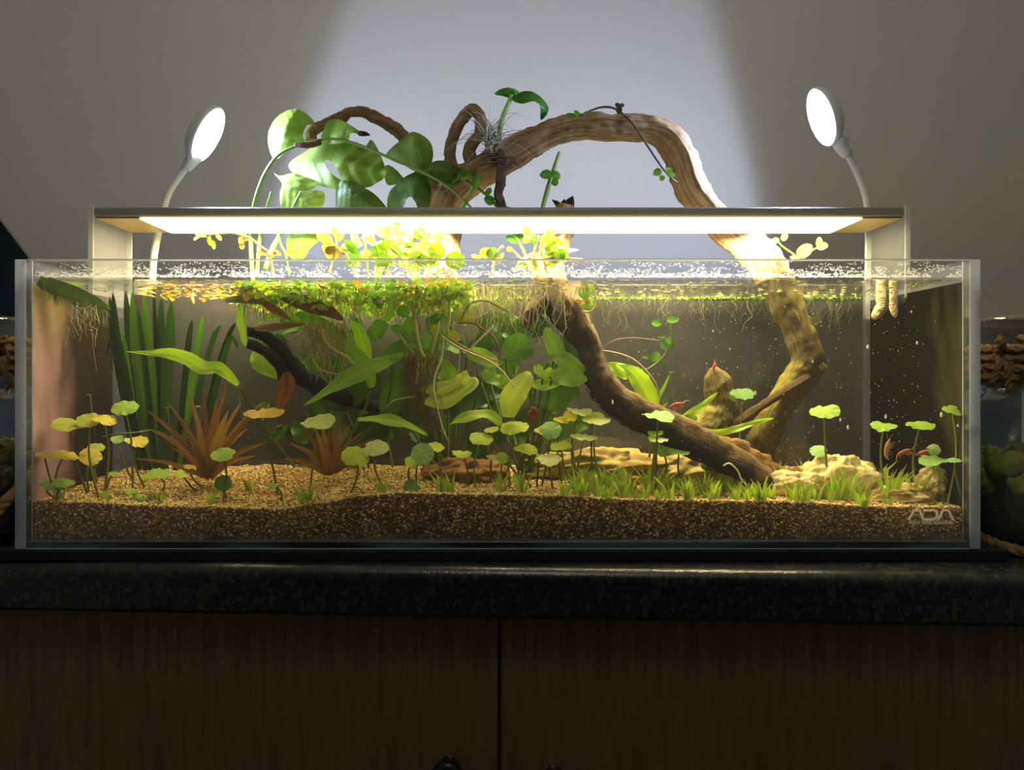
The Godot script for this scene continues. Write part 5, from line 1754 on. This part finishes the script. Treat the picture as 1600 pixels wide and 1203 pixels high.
func pennyworts() -> void:
	# [px, py, width, height, roll in degrees, z, colour, label]
	var K := {"l": C("#cfe446"), "y": C("#ead840"), "g": C("#9fc83c"), "d": C("#5f8f34"), "b": C("#a5cf78"), "p": C("#dbe89a"), "o": C("#dcb63c"), "t": C("#d8c878"), "v": C("#b4bf44")}
	var rows := [
		[108, 663, 48, 16, 4, -0.03, "v", "wide olive green scalloped leaf nearest the pink pane at mid height"],
		[142, 657, 40, 22, -12, -0.034, "v", "olive leaf overlapping the wide scalloped one"],
		[163, 654, 36, 11, 8, -0.032, "y", "yellow leaf on top of the two olive ones"],
		[195, 636, 40, 23, -10, -0.05, "g", "half-shaded green leaf highest above the olive leaves"],
		[183, 686, 19, 12, 0, -0.07, "b", "small bluish green oval leaf in the dim water"],
		[213, 690, 35, 13, 4, -0.065, "y", "yellow green double leaf beside the small bluish one"],
		[150, 698, 25, 13, 0, -0.075, "v", "dull olive leaf hidden behind the yellow ruffled one"],
		[142, 713, 33, 25, 20, -0.04, "y", "ruffled bright yellow leaf facing the front"],
		[69, 711, 25, 9, 4, -0.014, "t", "pale tan leaf edge-on beside the pink pane"],
		[100, 711, 43, 8, 10, -0.022, "y", "thin yellow leaf seen edge-on on a slanting stalk"],
		[74, 757, 26, 12, 20, -0.016, "b", "folded minty leaf low by the corner"],
		[100, 755, 31, 11, 8, -0.018, "g", "green leaf low beside the folded minty one"],
		[244, 740, 44, 13, -6, -0.045, "g", "long green leaf low in front of the red rosette"],
		[284, 740, 21, 10, 5, -0.05, "l", "small lime notched leaf beside the long low one"],
		[177, 740, 14, 6, 5, -0.07, "g", "tiny green leaf near the sand by the yellow ruffled one"],
		[204, 767, 17, 8, -4, -0.028, "g", "small green leaf lying almost on the sand"],
		[222, 776, 15, 9, 6, -0.022, "g", "smallest green leaf touching the sand in front"],
		[348, 708, 37, 20, -6, -0.045, "g", "green leaf in front of the red rosette with pale centre"],
		[349, 755, 26, 26, 10, -0.04, "d", "dark green folded leaf at the foot of the red rosette"],
		[297, 729, 19, 5, 4, -0.06, "o", "thin orange leaf before the red rosette"],
		[412, 641, 62, 13, -4, -0.05, "o", "orange yellow flat leaf on the tallest straight stalk"],
		[496, 657, 53, 20, -7, -0.05, "p", "pale pinkish green leaf above the smaller red rosette"],
		[556, 712, 44, 28, 16, -0.03, "l", "vivid lime leaf of the crossing pair"],
		[586, 698, 42, 22, -10, -0.04, "p", "pale green leaf of the crossing pair"],
		[660, 709, 36, 34, 0, -0.035, "b", "round bluish leaf facing the front like a shield"],
		[645, 721, 26, 18, 10, -0.042, "l", "lime leaf half hidden behind the round shield leaf"],
		[681, 699, 27, 12, 14, -0.05, "l", "small lime leaf pointing away from the shield leaf"],
		[643, 760, 26, 20, 0, -0.022, "d", "dull round leaf close to the sand under the shield leaf"],
		[427, 757, 15, 7, 5, -0.03, "g", "tiny pale leaf on the bare sand below the tallest stalk"],
		[752, 686, 37, 18, 8, -0.045, "l", "lime scalloped leaf before the brown rock mound"],
		[804, 668, 45, 18, -6, -0.045, "l", "broad lime leaf over the middle of the tank"],
		[768, 672, 24, 8, -10, -0.055, "l", "narrow lime leaf tucked behind the broad one"],
		[722, 708, 31, 9, 4, -0.04, "l", "flat lime leaf just over the brown rock mound"],
		[821, 703, 37, 14, 8, -0.042, "l", "lime leaf below the broad lime one"],
		[785, 715, 21, 18, 16, -0.04, "g", "folded green leaf pointing downwards"],
		[768, 714, 17, 7, 10, -0.045, "p", "pale small leaf beside the folded green one"],
		[860, 671, 34, 28, -10, -0.042, "b", "pale bluish round leaf among the yellow ones"],
		[847, 673, 25, 12, 6, -0.046, "y", "yellow leaf touching the pale bluish round one"],
		[877, 697, 34, 13, -4, -0.045, "l", "lime leaf under the pale bluish round one"],
		[857, 716, 36, 17, 4, -0.03, "p", "pale minty cupped leaf over the grass edge"],
		[912, 682, 42, 8, 4, -0.045, "p", "very pale leaf seen edge-on over the grass"],
		[905, 641, 40, 8, 6, -0.06, "p", "highest pale leaf against the dark branch"],
		[891, 650, 22, 18, 10, -0.05, "y", "round yellow leaf with a red rim"],
		[877, 655, 25, 9, 10, -0.052, "y", "thin yellow leaf with a red tip"],
		[932, 654, 44, 9, 0, -0.05, "p", "pale flat leaf on a tall stalk before the dark branch"],
		[926, 652, 34, 12, -8, -0.058, "l", "lime leaf behind the pale flat one"],
		[1028, 650, 50, 13, 5, -0.03, "b", "pale green leaf in front of the dark branch on a tall stalk"],
		[1029, 684, 31, 10, 8, -0.045, "p", "small pale leaf below the dark branch"],
		[1024, 676, 24, 10, -6, -0.05, "g", "green leaf half behind the small pale one"],
		[1061, 706, 33, 9, 4, -0.045, "b", "bluish flat leaf under the dark branch"],
		[1036, 703, 22, 22, 0, -0.055, "g", "upright green leaf in the shade below the dark branch"],
		[1108, 726, 25, 16, 0, -0.07, "d", "dark green leaf deep below the dark branch"],
		[1288, 641, 46, 18, -4, -0.06, "g", "largest green leaf alone in the clear water"],
		[1279, 704, 26, 18, 0, -0.075, "b", "small round bluish leaf over the largest yellow rock"],
		[1381, 664, 38, 13, 3, -0.06, "g", "green leaf above the upright pale shrimp"],
		[1438, 664, 41, 13, 5, -0.045, "g", "green leaf above the two orange shrimps"],
		[1488, 641, 28, 16, 22, -0.015, "g", "tilted green leaf close to the end pane"],
		[1461, 719, 46, 9, -3, -0.03, "b", "minty flat leaf over the layered slab"],
		[1459, 702, 20, 18, 0, -0.048, "b", "round bluish leaf behind the minty flat one"],
		[1491, 718, 20, 6, 0, -0.014, "b", "short minty leaf touching the end pane"],
		[1159, 616, 36, 17, 4, -0.11, "d", "dull green leaf floating between the stump and the mossy branch"],
	]
	for r in rows:
		var z: float = r[5]
		var c := P(r[0], r[1], z)
		var foot_x: float = c.x + rr(-0.012, 0.012)
		var foot_z := clampf(z + rr(-0.02, 0.01), -0.18, -0.014)
		var foot := Vector3(foot_x, sand(foot_x, foot_z) - 0.002, foot_z)
		var o := thing("pennywort_leaf", r[7], "leaf", foot, "round pennywort leaves on stalks")
		var s := Shape.new()
		s.ink = K[r[6]]
		var share: float = clampf(r[3] / float(r[2]), 0.08, 0.97)
		var roll := deg_to_rad(-r[4])
		var k := sqrt(1.0 - share * share)
		var view := (EYE - c).normalized()
		var nor := (Vector3(-sin(roll) * k, cos(roll) * k, 0) + view * share).normalized()
		disc(s, c, nor, S(r[2] / 2.0, z), 1.0, 0.0, {"cup": rr(-0.16, 0.08), "scallop": 0.05, "droop": rr(-0.16, 0.16)})
		part(s, "leaf", M.softleaf, o)
		s = Shape.new()
		s.ink = C("#5a5a26").lerp(C("#7f8f3a"), rng.randf())
		var bow := rr(-0.006, 0.006)
		tube(s, curve([Vector4(c.x, c.y, c.z - 0.0002, 0.0008), Vector4(lerpf(c.x, foot.x, 0.4) + bow, lerpf(c.y, foot.y, 0.45), lerpf(c.z, foot.z, 0.4), 0.0010), Vector4(foot.x, foot.y, foot.z, 0.0012)], 6), 6, {"vary": 0.3})
		part(s, "stalk", M.stem, o)


func tuft(s: Shape, p: Vector3, n: int, tall: float) -> void:
	for k in n:
		var a := rr(0, TAU)
		var h := tall * rr(0.5, 1.1)
		var lean := rr(0.1, 0.8) * h
		var d := Vector3(cos(a), 0, sin(a) * 0.6)
		var q := p + d * rr(0, 0.004)
		var m := q + Vector3(0, h * 0.6, 0) + d * lean * 0.35
		var e := q + Vector3(0, h, 0) + d * lean
		var side := Vector3(-d.z, 0, d.x).lerp(Vector3(1, 0, 0), 0.6).normalized() * rr(0.0009, 0.0016)
		var col := C("#b8dc48").lerp(C("#dcea66"), rng.randf())
		if rng.randf() < 0.12:
			col = C("#b09a48")
		s.ink = shade(col, rr(0.75, 1.1))
		var i0 := s.vert(q - side)
		var i1 := s.vert(q + side)
		var i2 := s.vert(m - side)
		var i3 := s.vert(m + side)
		var i4 := s.vert(e)
		s.quad(i0, i1, i3, i2)
		s.tri(i2, i3, i4)


func grass() -> void:
	var s := Shape.new()
	for i in 620:
		var px := rr(850, 1515)
		var z := -0.012 - 0.11 * pow(rng.randf(), 1.4)
		var dens := 0.55 + 0.6 * nz.get_noise_2d(px * 0.012, z * 30.0)
		if px < 900:
			dens -= 0.25
		if px > 1190:
			dens -= 0.16
		if px > 1380:
			dens -= 0.18
		if rng.randf() > dens - 0.12:
			continue
		var w := P(px, 780, z)
		if w.x > 0.431:
			continue
		tuft(s, Vector3(w.x, sand(w.x, z) - 0.001, z), 5 + rng.randi() % 6, rr(0.010, 0.026))
	for q in [[1315, 0.03], [1300, 0.03], [1325, 0.034], [1395, 0.036], [1385, 0.03], [1440, 0.028], [1470, 0.03], [1012, 0.03], [975, 0.03], [950, 0.028], [1100, 0.026]]:
		var w := P(q[0], 780, -0.035)
		tuft(s, Vector3(w.x, sand(w.x, -0.035), -0.035), 12, q[1])
	solo(s, "grass_carpet", M.softleaf, "short bright grass carpet over the front of the sand", "grass", "", "stuff")
	# single sprigs on the bare sand
	var spots := [[392, 790, 0.016, "sprig of dark grass on the bare sand at its lowest dip"], [470, 765, 0.018, "grass sprig under the smaller red rosette"], [484, 768, 0.020, "grass sprig with three blades beside a stalk foot"], [600, 745, 0.016, "thin grass sprig near the crossing pair"], [690, 755, 0.022, "two-bladed grass sprig in front of the brown mound"], [705, 752, 0.024, "tall grass sprig by the edge of the brown mound"], [785, 770, 0.024, "grass sprig under the folded green leaf"], [815, 765, 0.026, "grass sprig rising by a dark stalk"], [92, 772, 0.020, "yellowish grass sprig in the corner by the pink pane"], [250, 765, 0.012, "low grass sprig by the long green leaf"], [330, 775, 0.014, "low dark sprig before the dark folded leaf"], [165, 775, 0.012, "small sprig below the yellow ruffled leaf"]]
	for q in spots:
		s = Shape.new()
		var z := -0.03
		for k in 6:
			z = -0.012 - 0.012 * k
			var w := P(q[0], q[1], z)
			if w.y > sand(w.x, z) - 0.0005 and k > 0:
				break
		var w2 := P(q[0], q[1], z)
		tuft(s, Vector3(w2.x, sand(w2.x, z) - 0.001, z), 9, q[2])
		solo(s, "grass_sprig", M.softleaf, q[3], "grass", "single grass sprigs on the sand")


# ---------------------------------------------------------------- roots

func thread(s: Shape, a: Vector3, b: Vector3, sag: Vector3, r: float, wob := 0.003) -> void:
	var p := []
	for i in 6:
		var t := i / 5.0
		var q := a.lerp(b, t) + sag * sin(t * PI) + Vector3(rr(-wob, wob), rr(-wob, wob), rr(-wob, wob)) * (1.0 if i > 0 else 0.0)
		p.append(Vector4(q.x, q.y, q.z, r * (1.0 - 0.6 * t)))
	tube(s, curve(p, 3), 4)


func roots() -> void:
	var pale := C("#a39a5c")
	# [label, px range, start py, depth range of tips in px, count, z range, colour, radius]
	var mats := [
		["curtain of fine pale roots hanging around the top of the dark branch", 725, 905, 452, 30, 95, 130, -0.15, -0.06, "#9a9558", 0.00035],
		["faint fine roots hanging below the duckweed along the back", 935, 1345, 468, 10, 50, 110, -0.192, -0.17, "#6f7040", 0.00028],
		["knot of pale tangled roots under the broad brown leaf", 470, 545, 505, 20, 100, 70, -0.09, -0.06, "#b0a15c", 0.0005],
		["dense brown root bunch hanging below the stem plant", 625, 690, 555, 30, 135, 75, -0.08, -0.05, "#6a4a26", 0.0004],
		["thin white roots trailing from the strap leaf in the corner", 104, 155, 478, 20, 60, 26, -0.045, -0.025, "#b8ac8c", 0.0003],
		["fine roots hanging from the floating mass before the dark leaves", 600, 730, 500, 20, 70, 60, -0.12, -0.07, "#8f9470", 0.0003],
	]
	for m in mats:
		var s := Shape.new()
		for i in m[6]:
			var z := rr(m[7], m[8])
			var x := rr(m[1], m[2])
			var mid: float = (m[1] + m[2]) / 2.0
			var a := P(lerpf(x, mid, 0.15 if m[2] - m[1] < 130 else 0.0), m[3] + rr(-6, 6), z)
			var b := P(x + rr(-14, 14), m[3] + rr(m[4], m[5]), z + rr(-0.012, 0.012))
			s.ink = shade(C(m[9]), rr(0.7, 1.25))
			thread(s, a, b, Vector3(rr(-0.004, 0.004), 0, rr(-0.004, 0.004)), m[10] * rr(0.8, 1.4), 0.005 if m[9] == "#6a4a26" else 0.003)
		solo(s, "hanging_roots", M.root, m[0], "roots", "", "stuff")
	# stout single roots
	var rows := [
		[[[693, 530, -0.05, 1.6], [690, 560, -0.048, 1.7], [680, 585, -0.046, 1.8], [678, 610, -0.045, 1.8], [684, 640, -0.044, 1.5], [692, 670, -0.044, 1.2], [700, 688, -0.044, 0.8]], "#d9cfa8", "long white root hanging straight down past the curled olive leaf"],
		[[[690, 525, -0.05, 1.6], [720, 545, -0.047, 1.8], [760, 562, -0.045, 1.8], [785, 580, -0.044, 1.6], [800, 600, -0.044, 1.2], [804, 605, -0.044, 0.8]], "#d5c79a", "white root sweeping across to the holed leaf"],
		[[[700, 528, -0.052, 1.6], [730, 545, -0.05, 1.6], [765, 560, -0.048, 1.4], [785, 566, -0.047, 0.9]], "#a9713a", "thin orange root beside the sweeping white one"],
		[[[730, 550, -0.045, 1.6], [745, 535, -0.044, 1.8], [762, 518, -0.044, 1.8], [772, 508, -0.046, 1.2]], "#d6cfae", "branched white root tip over the dark leaves"],
		[[[715, 505, -0.055, 1.2], [740, 505, -0.05, 1.6], [755, 515, -0.05, 1.8], [770, 525, -0.048, 1.6], [780, 545, -0.048, 1.4], [780, 565, -0.048, 1]], "#7d4e30", "dark red root bending down beside the white root tip"],
		[[[505, 515, -0.06, 2], [507, 530, -0.058, 2], [520, 545, -0.056, 2], [545, 560, -0.056, 1.8], [558, 575, -0.056, 1.2]], "#cdbd86", "thick cream root curving out under the brown dead leaf"],
		[[[488, 545, -0.06, 1.4], [490, 565, -0.058, 1.4], [505, 580, -0.056, 1.4], [530, 585, -0.055, 1]], "#b9a870", "cream root looping below the pale root knot"],
		[[[720, 500, -0.07, 1.8], [735, 475, -0.06, 1.8], [760, 470, -0.058, 1.8], [785, 482, -0.058, 1.6], [795, 487, -0.058, 1]], "#a8a560", "arched green root under the duckweed line"],
		[[[941, 548, -0.07, 1.6], [965, 552, -0.068, 1.8], [990, 562, -0.066, 1.8], [1010, 580, -0.066, 1.6], [1025, 600, -0.066, 1.3], [1031, 625, -0.066, 0.9]], "#c2b183", "pale root arching out from the bend of the dark branch"],
		[[[940, 545, -0.09, 1], [960, 532, -0.088, 1], [990, 528, -0.088, 1], [1030, 532, -0.09, 0.7]], "#8f8464", "fine root reaching towards the string of small leaves"],
		[[[926, 450, -0.07, 1.6], [932, 470, -0.068, 1.8], [925, 485, -0.066, 1.6], [912, 488, -0.066, 1]], "#c9bf7a", "hooked pale root beside the orange and green sprig"],
		[[[600, 640, -0.055, 1.2], [612, 628, -0.052, 1.4], [630, 622, -0.05, 1.4], [648, 620, -0.05, 1.2]], "#b0a850", "yellow runner curving out of the brown root bunch"],
		[[[1130, 728, -0.03, 1.2], [1140, 724, -0.028, 1.5], [1152, 735, -0.028, 1.6], [1158, 748, -0.027, 1.5], [1166, 758, -0.027, 1]], "#e2d9b6", "short white squiggly root in front of the dark branch foot"],
		[[[160, 682, -0.04, 1], [185, 677, -0.038, 1.1], [210, 676, -0.038, 1.1], [235, 672, -0.038, 0.7]], "#b5ad98", "thin white root lying straight across the dim water"],
		[[[900, 585, -0.075, 1], [920, 610, -0.07, 1.2], [935, 630, -0.068, 1.2], [945, 640, -0.068, 0.8]], "#a89c88", "thin grey root behind the bend of the dark branch"],
	]
	for r in rows:
		var s := Shape.new()
		s.ink = C(r[1])
		tube(s, way(r[0], 6), 6, {"rough": 0.2, "freq": 400.0})
		solo(s, "root", M.root, r[2], "root")


# ---------------------------------------------------------------- animals

func shrimp(at: Vector3, size: float, turn: Vector3, col: Color, label: String) -> void:
	# facing +x, about 1 long, then scaled
	var o := Node3D.new()
	o.name = numbered("shrimp")
	add_child(o)
	tag(o, label, "shrimp", "small shrimps")
	org = Vector3.ZERO
	var s := Shape.new()
	s.ink = col
	var spine := [Vector4(0.50, 0.02, 0, 0.015), Vector4(0.40, 0.03, 0, 0.05), Vector4(0.28, 0.04, 0, 0.095), Vector4(0.12, 0.05, 0, 0.115), Vector4(0.0, 0.055, 0, 0.11), Vector4(-0.12, 0.05, 0, 0.095), Vector4(-0.24, 0.02, 0, 0.08), Vector4(-0.34, -0.04, 0, 0.06), Vector4(-0.40, -0.10, 0, 0.04)]
	var path := curve(spine, 6)
	for i in path.size():
		if i > 24:
			path[i].w *= 1.0 + 0.10 * sin(i * 2.1)
	tube(s, path, 14, {"vary": 0.3, "rough": 0.05, "freq": 12.0})
	part(s, "body", M.shrimp, o)
	s = Shape.new()
	s.ink = shade(col, 0.9)
	for k in [-2, -1, 0, 1, 2]:
		var b := Vector3(-0.40, -0.10, 0)
		var e := b + Vector3(-0.10, -0.08, 0.035 * k)
		tube(s, [Vector4(b.x, b.y, b.z, 0.02), Vector4((b.x + e.x) / 2, (b.y + e.y) / 2, e.z * 0.7, 0.028), Vector4(e.x, e.y, e.z, 0.008)], 6)
	part(s, "tail_fan", M.shrimp, o)
	for k in 10:
		s = Shape.new()
		s.ink = shade(col, 1.15)
		var side := -1.0 if k % 2 else 1.0
		var x := 0.26 - 0.11 * (k / 2)
		var front := 0.08 if x > 0.0 else -0.04
		tube(s, curve([Vector4(x, -0.03, side * 0.06, 0.014), Vector4(x + front, -0.10, side * 0.12, 0.011), Vector4(x + front * 1.6, -0.20, side * 0.13, 0.006)], 4), 5)
		part(s, "leg", M.shrimp, o)
	for side in [-1.0, 1.0]:
		s = Shape.new()
		s.ink = C("#e2cdb4")
		tube(s, curve([Vector4(0.44, 0.05, side * 0.03, 0.008), Vector4(0.60, 0.14, side * 0.08, 0.006), Vector4(0.80, 0.10, side * 0.16, 0.003)], 5), 4)
		part(s, "antenna", M.shrimp, o)
		s = Shape.new()
		s.ink = Color(0.01, 0.01, 0.01)
		blob(s, Vector3(0.38, 0.075, side * 0.05), Vector3(0.022, 0.022, 0.022), {"rough": 0.0, "seg": 12})
		part(s, "eye", M.shell, o)
	o.position = at
	o.rotation = turn
	o.scale = Vector3.ONE * size


func animals() -> void:
	shrimp(P(1387, 702, -0.05), S(36, -0.05), Vector3(0.3, 0.5, PI / 2 + 0.1), C("#c9a45a"), "pale yellow shrimp clinging upright to a leaf stalk")
	shrimp(P(1412, 708, -0.06), S(30, -0.06), Vector3(0, -0.5, 0.45), C("#b0602c"), "orange shrimp just beside the upright pale shrimp")
	shrimp(P(1450, 708, -0.055), S(37, -0.055), Vector3(0, PI - 0.3, -0.25), C("#b5562a"), "orange shrimp nearest the minty flat leaf")
	shrimp(P(1056, 634, -0.09), S(30, -0.09), Vector3(0, 0.3, 0.2), C("#a84a34"), "dull red shrimp peering over the dark branch")
	shrimp(P(1116, 574, -0.135), S(18, -0.135), Vector3(0, 0.4, 1.3), C("#c0522c"), "tiny red shrimp on top of the mossy stump")
	var s := Shape.new()
	s.ink = C("#7a3f26")
	var path := []
	var c := P(832, 648, -0.07)
	for i in 60:
		var t := i / 59.0
		var a := t * TAU * 2.3
		var r := 0.0052 * pow(t, 1.1) + 0.0003
		path.append(Vector4(c.x + cos(a) * r, c.y + sin(a) * r, c.z + 0.001 * (1.0 - t), 0.0006 + 0.0028 * t))
	tube(s, path, 10, {"vary": 0.3})
	solo(s, "snail", M.shell, "round reddish brown snail shell among the middle leaves", "snail")
	s = Shape.new()
	lathe(s, P(309, 690, -0.10), [[0.0, 0.0], [0.0036, 0.0005], [0.004, 0.003], [0.004, 0.018], [0.003, 0.020], [0.003, 0.026], [0.0038, 0.028], [0.0038, 0.036], [0.002, 0.038], [0.0, 0.038]], 16)
	solo(s, "probe", M.tube, "small bluish grey glass probe standing in the red rosette", "probe")


func specks() -> void:
	var s := Shape.new()
	blob(s, Vector3.ZERO, Vector3.ONE, {"rough": 0.4, "freq": 2.0, "seg": 8})
	var at := []
	var cols := PackedColorArray()
	for i in 620:
		var z := rr(-0.17, -0.012)
		var p := P(rr(950, 1500) if i < 480 else rr(90, 950), rr(470, 735), z)
		p.x = clampf(p.x, -0.42, 0.434)
		var r := rr(0.0002, 0.00055)
		at.append(Transform3D(Basis.from_euler(Vector3(rr(0, 6), rr(0, 6), rr(0, 6))).scaled(Vector3(r, r * rr(0.6, 2), r)), p))
		cols.append(C("#d8d2b4", rr(0.5, 1.0)))
	for q in [[957, 628, 5], [1356, 542, 5], [1313, 656, 4], [1325, 668, 5], [1384, 651, 5], [1471, 648, 6], [1507, 665, 4], [1180, 614, 5], [1433, 536, 4], [1270, 565, 3], [1424, 487, 3], [1114, 517, 3]]:
		var p := P(q[0], q[1], -0.013)
		p.x = minf(p.x, 0.436)
		var r := S(q[2] / 2.0, -0.013)
		at.append(Transform3D(Basis.from_euler(Vector3(0, 0, rr(-0.7, 0.7))).scaled(Vector3(r * 0.7, r * 1.5, r * 0.6)), p))
		cols.append(C("#f0eedd"))
	many("floating_debris", s.mesh(Vector3.ZERO), M.grain, at, cols, "tiny pale specks drifting in the dark open water", "debris")
	# white tips of underwater blossoms
	var tips := [[143, 516, "white bud afloat high in the dim water"], [141, 617, "white bud on a fine thread by the pink pane"], [373, 606, "white bud at the tip of the long bright leaf"], [262, 637, "pale seedling above the red rosette"], [1048, 582, "white bud on a thin stalk over the dark branch"]]
	for t in tips:
		var o := thing("bud", t[2], "bud", P(t[0], t[1] + 60, -0.045), "small white buds under water")
		s = Shape.new()
		s.ink = C("#e9e6c4")
		for k in 3:
			var a := PI * k / 3.0 + 0.4
			leaflet(s, P(t[0], t[1], -0.045), Vector3(cos(a), 0.15, sin(a)).normalized(), Vector3.UP, 0.004, 0.0018)
		part(s, "petals", M.softleaf, o)
		stem([[t[0], t[1], -0.045, 0.7], [t[0] + 3, t[1] + 30, -0.046, 0.6], [t[0] + 8, t[1] + 64, -0.05, 0.6]], C("#8a8a5c"), o)
